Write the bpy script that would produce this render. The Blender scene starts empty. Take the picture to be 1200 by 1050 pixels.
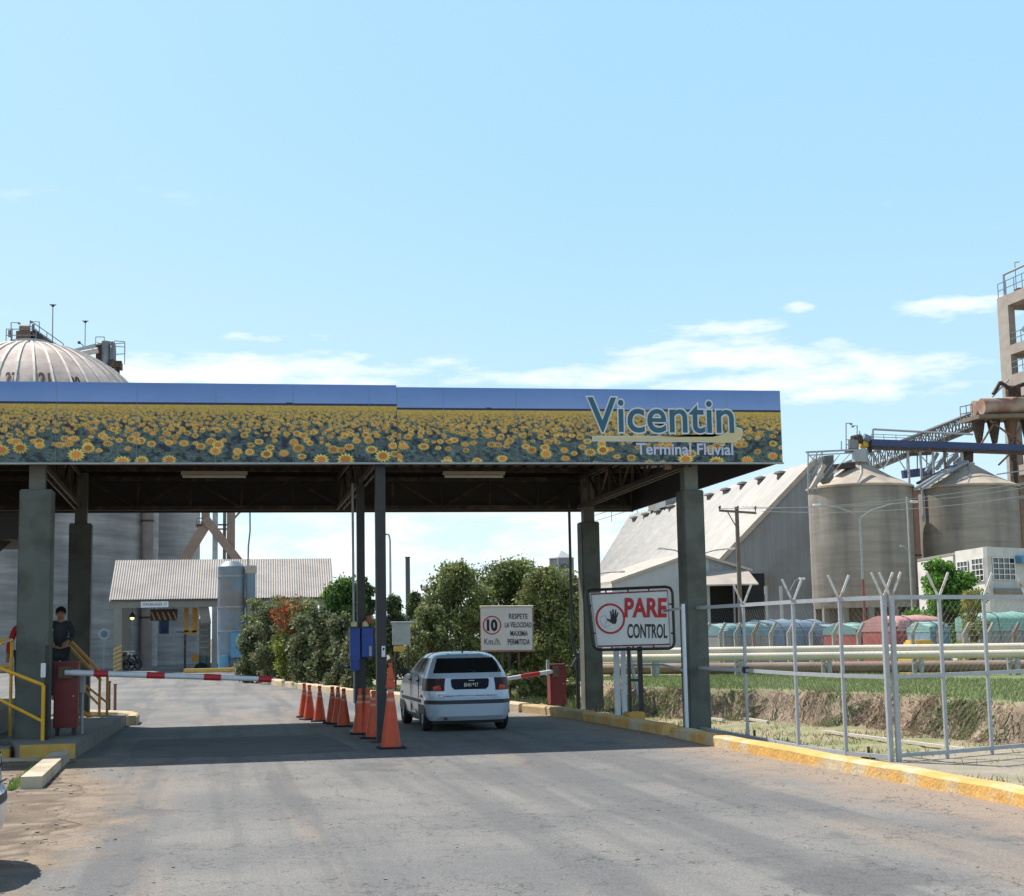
import bpy, bmesh, math, random
import numpy as np
from mathutils import Vector, Matrix
random.seed(7); rng = np.random.default_rng(7)
sc = bpy.context.scene
C = sc.collection
R = math.radians
PI = math.pi

# ------------------------------------------------------------------ camera
F, CH = 1750.0, 1.7
PSI, TH, RO = R(11.4148), R(7.0529), R(-1.05)
fw = Vector((math.sin(PSI)*math.cos(TH), math.cos(PSI)*math.cos(TH), math.sin(TH)))
r0 = Vector((math.cos(PSI), -math.sin(PSI), 0)); u0 = r0.cross(fw)
cr = r0*math.cos(RO)+u0*math.sin(RO); cu = -r0*math.sin(RO)+u0*math.cos(RO)
cam_d = bpy.data.cameras.new('camera'); cam = bpy.data.objects.new('camera', cam_d); C.objects.link(cam)
M = Matrix((cr, cu, -fw)).transposed().to_4x4(); M.translation = Vector((0, 0, CH))
cam.matrix_world = M
cam_d.sensor_width = 36; cam_d.lens = F/1200*36; cam_d.clip_end = 6000; cam_d.clip_start = .1
sc.camera = cam
# a pixel of the survey photograph (1200x1050) turned into a real place at a known distance
def ray(u, v): return cr*((u-600)/F)+cu*((525-v)/F)+fw
def at(u, v, Y):
    d = ray(u, v); return Vector((0, 0, CH))+d*(Y/d.y)
def gnd(u, v, z=0.0):
    d = ray(u, v); return Vector((0, 0, CH))+d*((z-CH)/d.z)

# ------------------------------------------------------------------ light
SUN = Vector((-.42, .5, 1.0)).normalized()          # towards the sun
sun_el = math.asin(SUN.z); sun_az = math.atan2(SUN.x, SUN.y)
sd = bpy.data.lights.new('sun', 'SUN'); sd.energy = 5.0; sd.angle = R(.5); sd.color = (1, .95, .87)
so = bpy.data.objects.new('sun', sd); C.objects.link(so)
so.rotation_euler = SUN.to_track_quat('Z', 'Y').to_euler(); so.location = (-30, 40, 80)
w = bpy.data.worlds.new('World'); sc.world = w; w.use_nodes = True
nt = w.node_tree; nt.nodes.clear(); N = nt.nodes.new; L = nt.links.new
def wm(op, a, b=None, c=None, clamp=False):
    n = N('ShaderNodeMath'); n.operation = op; n.use_clamp = clamp
    for i, x in enumerate((a, b, c)):
        if x is None: continue
        if isinstance(x, (int, float)): n.inputs[i].default_value = x
        else: L(x, n.inputs[i])
    return n.outputs[0]
sky = N('ShaderNodeTexSky'); sky.sky_type = 'NISHITA'; sky.sun_disc = False
sky.sun_elevation = sun_el; sky.sun_rotation = sun_az; sky.air_density = 1.0; sky.dust_density = .6; sky.ozone_density = 1.6
tc = N('ShaderNodeTexCoord'); sep = N('ShaderNodeSeparateXYZ'); L(tc.outputs['Generated'], sep.inputs[0])
dx, dy, dz = sep.outputs
az = wm('ARCTAN2', dx, dy)            # 0 = +Y, positive to the right
hyp = wm('SQRT', wm('ADD', wm('MULTIPLY', dx, dx), wm('MULTIPLY', dy, dy)))
el = wm('ARCTAN2', dz, hyp)
cmb = N('ShaderNodeCombineXYZ'); L(wm('MULTIPLY', az, 7.0), cmb.inputs[0]); L(wm('MULTIPLY', el, 26.0), cmb.inputs[1])
nz = N('ShaderNodeTexNoise'); nz.inputs['Scale'].default_value = 2.1; nz.inputs['Detail'].default_value = 7; nz.inputs['Roughness'].default_value = .6
L(cmb.outputs[0], nz.inputs['Vector'])
def dirae(u, v):
    d = ray(u, v); return math.atan2(d.x, d.y), math.atan2(d.z, math.hypot(d.x, d.y))
tot = None
for (u, v, ru, rv, amp) in ((850, 418, 125, 20, 1.0), (960, 448, 190, 22, 1.0), (690, 441, 85, 15, .9), (845, 383, 60, 11, .75), (1120, 362, 90, 14, .85), (935, 360, 18, 6, .7), (290, 436, 240, 20, 1.0),
                            (60, 232, 150, 40, .12), (330, 395, 60, 9, .5), (560, 640, 420, 46, .8), (1350, 430, 150, 40, .7), (-300, 380, 260, 50, .8), (1160, 230, 120, 30, .12)):
    a0, e0 = dirae(u, v); a1, _ = dirae(u+ru, v); _, e1 = dirae(u, v-rv)
    q = wm('ADD', wm('POWER', wm('ABSOLUTE', wm('DIVIDE', wm('SUBTRACT', az, a0), abs(a1-a0))), 2.0), wm('POWER', wm('ABSOLUTE', wm('DIVIDE', wm('SUBTRACT', el, e0), abs(e1-e0))), 2.0))
    m = wm('MULTIPLY', wm('SUBTRACT', 1.0, wm('MULTIPLY', q, .42), clamp=True), amp)
    tot = m if tot is None else wm('MAXIMUM', tot, m)
cl = wm('SUBTRACT', wm('ADD', wm('MULTIPLY', tot, .8), wm('MULTIPLY', nz.outputs[0], 2.9)), 1.72)
cl = wm('MULTIPLY', cl, 1.25, clamp=True); cl = wm('MULTIPLY', cl, wm('MULTIPLY', tot, 3.0, clamp=True)); cl = wm('MULTIPLY', cl, wm('GREATER_THAN', tot, .001), clamp=True)
hz = wm('POWER', wm('SUBTRACT', 1.0, wm('MULTIPLY', wm('MAXIMUM', el, 0.0), 2.6), clamp=True), 2.2)   # pale air low in the sky
mxc = N('ShaderNodeMix'); mxc.data_type = 'RGBA'; L(wm('ADD', wm('MULTIPLY', hz, .95), wm('MULTIPLY', wm('SUBTRACT', .25, az, clamp=True), .42), clamp=True), mxc.inputs[0]); mxc.inputs[6].default_value = (4.4, 7.7, 10.2, 1); mxc.inputs[7].default_value = (8.9, 10.5, 10.8, 1)
mx0 = N('ShaderNodeMix'); mx0.data_type = 'RGBA'; L(wm('MULTIPLY', wm('SUBTRACT', 2.0, wm('MULTIPLY', el, 2.2), clamp=True), .78), mx0.inputs[0]); L(sky.outputs[0], mx0.inputs[6]); L(mxc.outputs[2], mx0.inputs[7])
mx = N('ShaderNodeMix'); mx.data_type = 'RGBA'; L(cl, mx.inputs[0]); L(mx0.outputs[2], mx.inputs[6]); mx.inputs[7].default_value = (10.5, 10.6, 10.6, 1)
bg = N('ShaderNodeBackground'); bg.inputs[1].default_value = .085; L(mx.outputs[2], bg.inputs[0])
wo = N('ShaderNodeOutputWorld'); L(bg.outputs[0], wo.inputs[0])
sc.view_settings.view_transform = 'Standard'; sc.view_settings.look = 'None'; sc.view_settings.gamma = 1
sc.view_settings.use_curve_mapping = False
sc.view_settings.exposure = 0.4

# ------------------------------------------------------------------ materials
def lin(c): return tuple(((x/255)/12.92 if x/255 <= .04045 else ((x/255+.055)/1.055)**2.4) for x in c)
MATS = {}
def pm(name, col, var=.15, scale=4.0, rough=.8, metal=0.0, bump=0.0, bscale=None, stretch=(1, 1, 1), col2=None, c2scale=1.0, c2thr=.55, coat=0.0, spec=.5, attr=None, trans=0.0, c2stretch=None):
    if name in MATS: return MATS[name]
    m = bpy.data.materials.new(name); m.use_nodes = True; t = m.node_tree; b = t.nodes['Principled BSDF']
    b.inputs['Roughness'].default_value = rough; b.inputs['Metallic'].default_value = metal
    b.inputs['Coat Weight'].default_value = coat; b.inputs['Specular IOR Level'].default_value = spec
    co = t.nodes.new('ShaderNodeTexCoord'); mp = t.nodes.new('ShaderNodeMapping'); mp.inputs['Scale'].default_value = stretch
    t.links.new(co.outputs['Object'], mp.inputs[0])
    n = t.nodes.new('ShaderNodeTexNoise'); n.inputs['Scale'].default_value = scale; n.inputs['Detail'].default_value = 6; n.inputs['Roughness'].default_value = .62
    t.links.new(mp.outputs[0], n.inputs['Vector'])
    rp = t.nodes.new('ShaderNodeMapRange'); rp.inputs[1].default_value = .28; rp.inputs[2].default_value = .72
    rp.inputs[3].default_value = 1-var; rp.inputs[4].default_value = 1+var; t.links.new(n.outputs[0], rp.inputs[0])
    src = None
    if attr:
        a = t.nodes.new('ShaderNodeAttribute'); a.attribute_name = attr; src = a.outputs['Color']
    elif col2 is not None:
        n2 = t.nodes.new('ShaderNodeTexNoise'); n2.inputs['Scale'].default_value = c2scale; n2.inputs['Detail'].default_value = 5
        mp2 = t.nodes.new('ShaderNodeMapping'); mp2.inputs['Scale'].default_value = c2stretch or (1, 1, 1); t.links.new(co.outputs['Object'], mp2.inputs[0]); t.links.new(mp2.outputs[0], n2.inputs['Vector'])
        r2 = t.nodes.new('ShaderNodeMapRange'); r2.inputs[1].default_value = c2thr-.08; r2.inputs[2].default_value = c2thr+.1; t.links.new(n2.outputs[0], r2.inputs[0])
        mm = t.nodes.new('ShaderNodeMix'); mm.data_type = 'RGBA'; mm.inputs[6].default_value = (*col, 1); mm.inputs[7].default_value = (*col2, 1)
        t.links.new(r2.outputs[0], mm.inputs[0]); src = mm.outputs[2]
    vm = t.nodes.new('ShaderNodeVectorMath'); vm.operation = 'SCALE'
    if src: t.links.new(src, vm.inputs[0])
    else: vm.inputs[0].default_value = col
    t.links.new(rp.outputs[0], vm.inputs['Scale']); t.links.new(vm.outputs[0], b.inputs['Base Color'])
    if bump:
        n3 = n
        if bscale:
            n3 = t.nodes.new('ShaderNodeTexNoise'); n3.inputs['Scale'].default_value = bscale; n3.inputs['Detail'].default_value = 5; t.links.new(mp.outputs[0], n3.inputs['Vector'])
        bp = t.nodes.new('ShaderNodeBump'); bp.inputs['Strength'].default_value = bump; bp.inputs['Distance'].default_value = .05
        t.links.new(n3.outputs[0], bp.inputs['Height']); t.links.new(bp.outputs[0], b.inputs['Normal'])
    if trans:
        tr = t.nodes.new('ShaderNodeBsdfTranslucent'); ms = t.nodes.new('ShaderNodeMixShader'); ms.inputs[0].default_value = trans
        t.links.new(vm.outputs[0], tr.inputs[0]); t.links.new(b.outputs[0], ms.inputs[1]); t.links.new(tr.outputs[0], ms.inputs[2])
        t.links.new(ms.outputs[0], t.nodes['Material Output'].inputs[0])
    MATS[name] = m; return m

concrete_col = pm('painted_grey_concrete', (.115, .125, .108), .12, 2.2, .8, bump=.25, bscale=30, col2=(.08, .082, .07), c2scale=2.1, c2thr=.54)
steel_dark = pm('dark_rusty_steel', (.05, .038, .032), .3, 6, .6, .3, col2=(.13, .07, .045), c2scale=3, c2thr=.58)
steel_black = pm('black_painted_steel', (.022, .022, .024), .3, 9, .45)
steel_rust = pm('rust_brown_steel', (.17, .10, .065), .3, 5, .7)
steel_grey = pm('grey_galvanised_steel', (.36, .38, .39), .15, 8, .5, .3, col2=(.26, .22, .19), c2scale=4, c2thr=.66)
fence_paint = pm('pale_grey_fence_paint', (.40, .42, .45), .1, 10, .5, .1, col2=(.36, .30, .26), c2scale=7, c2thr=.7)
white_paint = pm('white_paint', (.74, .75, .74), .08, 8, .55)
yellow_paint = pm('worn_yellow_paint', (.60, .36, .075), .18, 5, .7, bump=.2, bscale=25, col2=(.50, .42, .28), c2scale=2.5, c2thr=.62)
yellow_pale = pm('faded_yellow_kerb_paint', (.66, .38, .11), .2, 4, .8, bump=.35, bscale=22, col2=(.56, .48, .34), c2scale=1.6, c2thr=.56)
yellow_rail = pm('yellow_rail_paint', (.78, .40, .02), .12, 12, .4)
red_paint = pm('dark_red_cabinet_paint', (.19, .018, .018), .14, 5, .45)
red_band = pm('red_band_paint', (.48, .025, .035), .1, 9, .5)
orange_cone = pm('orange_cone_plastic', (.62, .075, .022), .15, 7, .5, col2=(.40, .07, .035), c2scale=6, c2thr=.6)
cone_band = pm('pale_cone_band', (.56, .28, .20), .15, 12, .5)
rubber = pm('black_rubber', (.02, .02, .02), .25, 14, .8)
sign_white = pm('sign_white_face', (.72, .73, .76), .06, 5, .5)
sign_red = pm('sign_red_lettering', (.52, .02, .03), .08, 10, .5)
sign_black = pm('sign_black_lettering', (.015, .016, .022), .1, 10, .5)
blue_box = pm('deep_blue_enamel', (.015, .06, .32), .15, 6, .4)
silo_conc = pm('slipformed_silo_concrete', (.335, .30, .26), .22, .5, .9, bump=.15, bscale=6, stretch=(.35, .35, 3.2), col2=(.225, .205, .185), c2scale=.5, c2thr=.53, c2stretch=(1, 1, .12))
silo_left = pm('old_silo_concrete', (.37, .345, .33), .36, .7, .9, bump=.2, bscale=6, stretch=(.3, .3, 3.5), col2=(.25, .235, .23), c2scale=.3, c2thr=.50, c2stretch=(1, 1, .4))
cone_roof = pm('dusty_silo_roof', (.46, .375, .295), .14, 1.2, .85, col2=(.34, .30, .255), c2scale=.5)
dome_white = pm('ribbed_dome_sheet', (.56, .455, .40), .2, 1.5, .75, col2=(.40, .32, .28), c2scale=.6, c2thr=.54)
dome_rib = pm('pale_dome_rib', (.72, .66, .60), .1, 3, .7)
sheet_roof = pm('weathered_white_sheet', (.225, .22, .208), .2, .9, .6, .1, stretch=(.2, 1, .2), col2=(.27, .255, .235), c2scale=.25, c2thr=.56)
sheet_gable = pm('blue_grey_gable_sheet', (.26, .275, .295), .12, 1.4, .6, .1, stretch=(2.5, 2.5, .12), col2=(.21, .20, .195), c2scale=.15)
sheet_tan = pm('tan_fibre_roof', (.45, .385, .33), .16, 1.6, .8, col2=(.37, .32, .28), c2scale=.8)
sheet_light = pm('light_grey_wall', (.40, .42, .45), .08, 2, .7)
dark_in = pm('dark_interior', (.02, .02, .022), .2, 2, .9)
beam_conc = pm('grey_beam_concrete', (.24, .225, .20), .12, 1.8, .85)
tower_conc = pm('pinkish_tower_concrete', (.37, .325, .29), .15, .7, .9, bump=.1, bscale=4, stretch=(1, 1, 2), col2=(.34, .28, .25), c2scale=.3)
duct_brown = pm('brown_duct_steel', (.30, .20, .15), .2, 2, .7)
duct_blue = pm('blue_grey_duct', (.16, .22, .28), .2, 1.2, .5, .2, col2=(.22, .20, .19), c2scale=.7)
panel_blue = pm('sky_blue_panel', (.10, .28, .44), .12, 2, .5)
conv_blue = pm('navy_conveyor_casing', (.035, .055, .15), .2, 1, .5)
rail_grey = pm('thin_rail_grey', (.22, .23, .24), .15, 3, .6, .3)
machine_y = pm('machine_yellow', (.70, .45, .05), .12, 4, .5)
pipe_cream = pm('cream_pipe_cladding', (.66, .57, .46), .08, 1.5, .6, col2=(.56, .52, .44), c2scale=.8)
trunk_m = pm('bark', (.16, .12, .085), .25, 12, .9, bump=.4)
glass_dark = pm('dark_glass', (.012, .014, .016), .1, 3, .06, spec=.8)
wood_pole = pm('grey_wood_pole', (.16, .13, .11), .2, 6, .85)
wire_m = pm('pale_wire', (.42, .42, .42), .05, 2, .5, .3)

# ------------------------------------------------------------------ mesh helpers
class MB:
    def __init__(s): s.v = []; s.f = []; s.m = []
    def add(s, vs, fs, mi=0):
        o = len(s.v); s.v += [tuple(x) for x in vs]; s.f += [tuple(i+o for i in f) for f in fs]; s.m += [mi]*len(fs); return s
    def box(s, a, b, mi=0):
        x0, y0, z0 = (min(a[i], b[i]) for i in range(3)); x1, y1, z1 = (max(a[i], b[i]) for i in range(3))
        if y1-y0 < 1e-4: y1 = y0+.6
        return s.add([(x0,y0,z0),(x1,y0,z0),(x1,y1,z0),(x0,y1,z0),(x0,y0,z1),(x1,y0,z1),(x1,y1,z1),(x0,y1,z1)],
                     [(0,3,2,1),(4,5,6,7),(0,1,5,4),(1,2,6,5),(2,3,7,6),(3,0,4,7)], mi)
    def bbox(s, a, b, c=.01, mi=0):      # box with chamfered edges
        bm = bmesh.new(); bmesh.ops.create_cube(bm, size=1)
        for v in bm.verts:
            v.co = Vector([(a[i]+b[i])/2+v.co[i]*abs(b[i]-a[i]) for i in range(3)])
        bmesh.ops.bevel(bm, geom=bm.edges[:], offset=c, segments=2, affect='EDGES')
        bm.verts.ensure_lookup_table(); s.add([v.co for v in bm.verts], [[v.index for v in f.verts] for f in bm.faces], mi); bm.free(); return s
    def cyl(s, p0, p1, r0, r1=None, n=8, mi=0, cap=True):
        r1 = r0 if r1 is None else r1; p0 = Vector(p0); p1 = Vector(p1); d = (p1-p0)
        if d.length < 1e-6: return s
        d.normalize(); a = d.orthogonal().normalized() if abs(d.z) < .99 else Vector((1, 0, 0)); a = (a-d*a.dot(d)).normalized(); b = d.cross(a)
        vs = [p0+(a*math.cos(2*PI*i/n)+b*math.sin(2*PI*i/n))*r0 for i in range(n)]+[p1+(a*math.cos(2*PI*i/n)+b*math.sin(2*PI*i/n))*r1 for i in range(n)]
        fs = [(i, (i+1) % n, n+(i+1) % n, n+i) for i in range(n)]
        if cap: fs += [tuple(range(n-1, -1, -1)), tuple(range(n, 2*n))]
        return s.add(vs, fs, mi)
    def tube(s, pts, r, n=8, mi=0):
        for a, b in zip(pts[:-1], pts[1:]): s.cyl(a, b, r, r, n, mi)
        return s
    def beam(s, p0, p1, wd, h, mi=0):    # rectangular bar
        p0 = Vector(p0); p1 = Vector(p1); d = (p1-p0).normalized(); up = Vector((0, 0, 1)) if abs(d.z) < .95 else Vector((0, 1, 0))
        a = d.cross(up).normalized()*wd/2; b = a.cross(d).normalized()*h/2
        return s.add([p0-a-b, p0+a-b, p0+a+b, p0-a+b, p1-a-b, p1+a-b, p1+a+b, p1-a+b], [(0,1,2,3),(7,6,5,4),(0,4,5,1),(1,5,6,2),(2,6,7,3),(3,7,4,0)], mi)
    def lathe(s, c, prof, n=32, mi=0):   # prof: (r,z)
        c = Vector(c); vs = []
        for r, z in prof:
            for i in range(n): vs.append(c+Vector((r*math.cos(2*PI*i/n), r*math.sin(2*PI*i/n), z)))
        fs = []
        for k in range(len(prof)-1):
            for i in range(n): fs.append((k*n+i, k*n+(i+1) % n, (k+1)*n+(i+1) % n, (k+1)*n+i))
        return s.add(vs, fs, mi)
    def prism(s, poly, depth, mi=0):     # poly: 3D points, depth: vector
        n = len(poly); depth = Vector(depth); vs = [Vector(p) for p in poly]+[Vector(p)+depth for p in poly]
        return s.add(vs, [tuple(range(n)), tuple(range(2*n-1, n-1, -1))]+[(i, n+i, n+(i+1) % n, (i+1) % n) for i in range(n)], mi)
    def build(s, name, mats, parent=None, smooth=False, xf=None, fix=False):
        me = bpy.data.meshes.new(name); me.from_pydata(s.v, [], s.f); me.update()
        if not isinstance(mats, (list, tuple)): mats = [mats]
        for m in mats: me.materials.append(m)
        if len(mats) > 1: me.polygons.foreach_set('material_index', s.m)
        if xf is not None: me.transform(xf)
        bm = bmesh.new(); bm.from_mesh(me); bmesh.ops.recalc_face_normals(bm, faces=bm.faces[:]); bm.to_mesh(me); bm.free()
        if smooth:
            me.polygons.foreach_set('use_smooth', [True]*len(me.polygons)); me.set_sharp_from_angle(angle=R(38))
        o = bpy.data.objects.new(name, me); C.objects.link(o)
        if parent is not None: o.parent = parent
        return o
def tag(o, label=None, cat=None, group=None, kind=None):
    if label: o['label'] = label
    if cat: o['category'] = cat
    if group: o['group'] = group
    if kind: o['kind'] = kind
    return o
def thing(name, label, cat, loc=(0, 0, 0), rz=0, group=None):
    o = bpy.data.objects.new(name, None); C.objects.link(o); o.empty_display_size = .2
    o.location = loc; o.rotation_euler = (0, 0, rz); return tag(o, label, cat, group)
def dup(root, loc=None, rz=None, label=None, group=None, scale=None):
    def cp(o, par):
        c = o.copy(); C.objects.link(c)
        if par is not None: c.parent = par
        for ch in [x for x in ALL if x.parent == o]: cp(ch, c)
        return c
    ALL = list(bpy.data.objects)
    r = cp(root, None)
    if loc is not None: r.location = loc
    if rz is not None: r.rotation_euler = (0, 0, rz)
    if scale: r.scale = scale
    if label: r['label'] = label
    if group: r['group'] = group
    return r
def text(name, s, origin, right, up, width, height, mat, parent, offset=0.0, depth=.002, shear=0.0):
    """flat lettering fitted into width x height; origin = lower left corner"""
    cu_ = bpy.data.curves.new('t', 'FONT'); cu_.body = s; cu_.size = 1; cu_.offset = 0; cu_.resolution_u = 6
    o = bpy.data.objects.new('t', cu_); C.objects.link(o)
    dg = bpy.context.evaluated_depsgraph_get(); me0 = bpy.data.meshes.new_from_object(o.evaluated_get(dg))
    xs = [v.co.x for v in me0.vertices]; ys = [v.co.y for v in me0.vertices]; x0, x1, y0, y1 = min(xs), max(xs), min(ys), max(ys)
    bpy.data.meshes.remove(me0)
    cu_.offset = offset; cu_.extrude = .004
    dg = bpy.context.evaluated_depsgraph_get(); dg.update(); me = bpy.data.meshes.new_from_object(o.evaluated_get(dg)); me.name = name
    right = Vector(right).normalized(); up = Vector(up).normalized(); nrm = right.cross(up).normalized()
    for v in me.vertices:
        a = (v.co.x-x0)/(x1-x0)*width; b = (v.co.y-y0)/(y1-y0)*height
        v.co = Vector(origin)+right*(a+shear*b)+up*b+nrm*(depth*(1 if v.co.z > 0 else .1))
    bpy.data.objects.remove(o); bpy.data.curves.remove(cu_)
    me.materials.clear(); me.materials.append(mat)
    ob = bpy.data.objects.new(name, me); C.objects.link(ob)
    if parent is not None: ob.parent = parent
    return ob
def grid_mesh(name, P, mats, col=None, parent=None, mi=None, smooth=True):
    """P: (ny,nx,3) array; col: (ny,nx,3) linear colours"""
    ny, nx = P.shape[:2]; me = bpy.data.meshes.new(name); nv = nx*ny
    me.vertices.add(nv); me.vertices.foreach_set('co', P.reshape(-1).astype(np.float32))
    i = np.arange(nx-1)[None, :]+np.arange(ny-1)[:, None]*nx
    q = np.stack([i, i+1, i+nx+1, i+nx], -1).reshape(-1); nf = (nx-1)*(ny-1)
    me.loops.add(nf*4); me.loops.foreach_set('vertex_index', q.astype(np.int32))
    me.polygons.add(nf); me.polygons.foreach_set('loop_start', np.arange(0, nf*4, 4, dtype=np.int32))
    me.update(calc_edges=True)
    if col is not None:
        at_ = me.color_attributes.new('tint', 'FLOAT_COLOR', 'POINT')
        at_.data.foreach_set('color', np.concatenate([col.reshape(-1, 3), np.ones((nv, 1))], 1).astype(np.float32).reshape(-1))
    if smooth: me.polygons.foreach_set('use_smooth', np.ones(nf, bool))
    me.materials.append(mats); me.validate()
    o = bpy.data.objects.new(name, me); C.objects.link(o)
    if parent is not None: o.parent = parent
    return o
def vnoise(x, y, seed=0):
    """smooth value noise on numpy arrays"""
    xi = np.floor(x).astype(np.int64); yi = np.floor(y).astype(np.int64); fx = x-xi; fy = y-yi
    def h(a, b):
        n = (a*374761393+b*668265263+seed*1442695)&0x7fffffff; n = ((n^(n >> 13))*1274126177)&0x7fffffff; return ((n^(n >> 16))&0xffff)/65535.0
    fx = fx*fx*(3-2*fx); fy = fy*fy*(3-2*fy)
    return (h(xi, yi)*(1-fx)+h(xi+1, yi)*fx)*(1-fy)+(h(xi, yi+1)*(1-fx)+h(xi+1, yi+1)*fx)*fy
def fbm(x, y, seed=0, o=4):
    s = 0; a = .5
    for k in range(o): s = s+a*vnoise(x*2**k, y*2**k, seed+k*7); a *= .5
    return s/(1-.5**o)
def sstep(a, b, x): t = np.clip((x-a)/(b-a), 0, 1); return t*t*(3-2*t)

# ------------------------------------------------------------------ ground, road, kerbs
xs = np.concatenate([np.array([-2500, -1200, -600, -300, -150, -80, -50, -35]), np.arange(-25, -6, 2.0), np.arange(-6, 0.0, .12), np.arange(0, 7.4, .8), np.arange(7.4, 20, .16), np.arange(20, 34, .8), np.array([36, 40, 48, 60, 80, 120, 200, 400, 800, 1500, 2500])])
ys = np.concatenate([np.array([-60, -30, -10, 0, 4]), np.arange(6, 24, .14), np.arange(24, 54, .2), np.arange(54, 80, 1.5), np.array([84, 90, 100, 120, 150, 200, 300, 500, 900, 1600, 3000])])
X, Y = np.meshgrid(xs, ys)
XL = np.interp(Y, [-60, 17.0, 24, 30, 45, 60], [9.4, 8.75, 8.35, 8.1, 9.5, 13.0])
XB = np.interp(Y, [10, 22, 30.2, 34.8, 39, 44, 46, 54], [20.5, 17.6, 16.35, 16.4, 14.9, 12.0, 12.3, 13.0])
dl = np.minimum(X-XL, Y-(18.25+.36*(X-8.47)))
db = X-XB+(fbm(X*.9+Y*.3, Y*.9, 3)-.5)*1.5
drop = sstep(0, .8, dl); bank = sstep(-.15, .75, db)
far_off = sstep(56, 48, Y)
dep = drop*(1-bank)*far_off
PA = gnd(560, 795); PB = gnd(1330, 790); PD = (PB-PA); PD.z = 0; PD.normalize(); PN = Vector((-PD.y, PD.x, 0)); dpipe = (X-PA.x)*PN.x+(Y-PA.y)*PN.y
yardlow = sstep(2.6, 7, dpipe)*sstep(11.5, 15, X)
Z = -.82*dep-1.5*yardlow+(fbm(X*1.3, Y*1.3, 5)-.5)*.10*dep+(fbm(X*5, Y*5, 15)-.5)*.05*(dep > .02)
Z += np.where((X < -1.3) & (Y < 24) & (Y > 4) & (X > -6), (fbm(X*2.5, Y*2.5, 9)-.5)*.05*sstep(-1.7, -2.6, X), 0)
def C3(c): return np.array(c)[None, None, :]
def mixc(a, b, t): return a*(1-t[..., None])+b*t[..., None]
n1 = fbm(X*.8, Y*.8, 21); n2 = fbm(X*3, Y*3, 22); n3 = fbm(X*7, Y*7, 23)
dirt = mixc(C3((.19, .14, .098)), C3((.11, .078, .055)), np.clip(n2*1.9-.4, 0, 1)); dirt = mixc(dirt, C3((.27, .215, .16)), sstep(.55, .7, n3))
dry = mixc(C3((.32, .27, .15)), C3((.19, .22, .075)), sstep(.42, .62, n1*.5+n2*.5)); dry = mixc(dry, C3((.38, .32, .23)), sstep(.55, .68, n3)*.7)
lawn = mixc(C3((.125, .185, .055)), C3((.19, .215, .085)), sstep(.35, .7, n2)); lawn = mixc(lawn, C3((.20, .20, .08)), sstep(.6, .78, n1)*.5)
ero = mixc(C3((.26, .185, .135)), C3((.36, .27, .20)), sstep(.35, .65, n2)); ero = mixc(ero, C3((.15, .105, .07)), sstep(.56, .7, n3))
gravel = mixc(C3((.36, .31, .24)), C3((.25, .22, .16)), np.clip(n3*1.5-.3, 0, 1)); gravel = mixc(gravel, C3((.20, .21, .09)), sstep(.55, .66, n1*.4+n2*.6)*.6)
col = np.broadcast_to(dry, (*X.shape, 3)).copy()
left = sstep(6, 4, X); col = mixc(col, dirt, left)
near_r = (X > 7) & (dl < .3); col[near_r] = gravel[near_r]
flo = drop*(1-bank)*far_off; col = mixc(col, dry, flo)
col = mixc(col, ero, sstep(-.7, -.2, db)*(1-sstep(.6, 1.0, db))*drop*far_off)
col = mixc(col, lawn, sstep(.55, 1.0, db)*drop*sstep(70, 60, Y))
col = mixc(col, C3((.27, .22, .14))+0*col, np.clip(yardlow, 0, 1)*.8)
gm = pm('soil_and_grass', (1, 1, 1), .16, 22, .95, bump=.5, bscale=35, attr='tint')
tag(grid_mesh('ground', np.stack([X, Y, Z], -1), gm, col), kind='structure')

# road: one sheet following the kerb on the right and a ragged dusty edge on the left
kerb_pts = [(7.46, -8), (7.40, 12.96), (7.34, 16.01), (7.24, 18.31), (7.18, 20.3), (7.20, 24.1), (7.0, 27.85), (6.76, 30.56), (6.38, 32.3), (5.5, 35.6), (4.6, 39.5), (3.75, 43.5), (2.6, 51.3), (1.7, 58.0), (1.2, 64.6), (1.3, 72), (4, 79), (16, 84)]
ky = np.array([p[1] for p in kerb_pts]); kx = np.array([p[0] for p in kerb_pts])
ry = np.concatenate([np.arange(-8, 34, .25), np.arange(34, 84.1, 1.0), np.array([90, 100, 120, 150])]); u = np.linspace(0, 1, 90)
rr = np.interp(ry, ky, kx)+.03
lf = np.interp(ry, [-8, 9, 12.4, 15, 18, 20.5, 22.9, 31.2, 33, 36, 42, 60], [-2.6, -1.75, -1.35, -1.08, -1.28, -1.62, -1.98, -1.66, -2.2, -6, -20, -45])
lf = lf+np.where(ry < 22, (fbm(ry*1.3, ry*0, 31, 5)-.5)*.5-.25, 0)
RX = lf[:, None]*(1-u)+rr[:, None]*u; RY = np.broadcast_to(ry[:, None], RX.shape)
road_m = bpy.data.materials.new('dusty_asphalt'); road_m.use_nodes = True; t = road_m.node_tree; b = t.nodes['Principled BSDF']; b.inputs['Roughness'].default_value = .85; b.inputs['Specular IOR Level'].default_value = .35
def nn(k, **kw):
    n = t.nodes.new(k)
    for a_, v_ in kw.items(): setattr(n, a_, v_)
    return n
def noise(scale, st=(1, 1, 1), det=5, ro_=.6, loc=(0, 0, 0)):
    mp = nn('ShaderNodeMapping'); mp.inputs['Scale'].default_value = st; mp.inputs['Location'].default_value = loc; t.links.new(cot.outputs['Object'], mp.inputs[0])
    n = nn('ShaderNodeTexNoise'); n.inputs['Scale'].default_value = scale; n.inputs['Detail'].default_value = det; n.inputs['Roughness'].default_value = ro_; t.links.new(mp.outputs[0], n.inputs[0]); return n.outputs[0]
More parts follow.
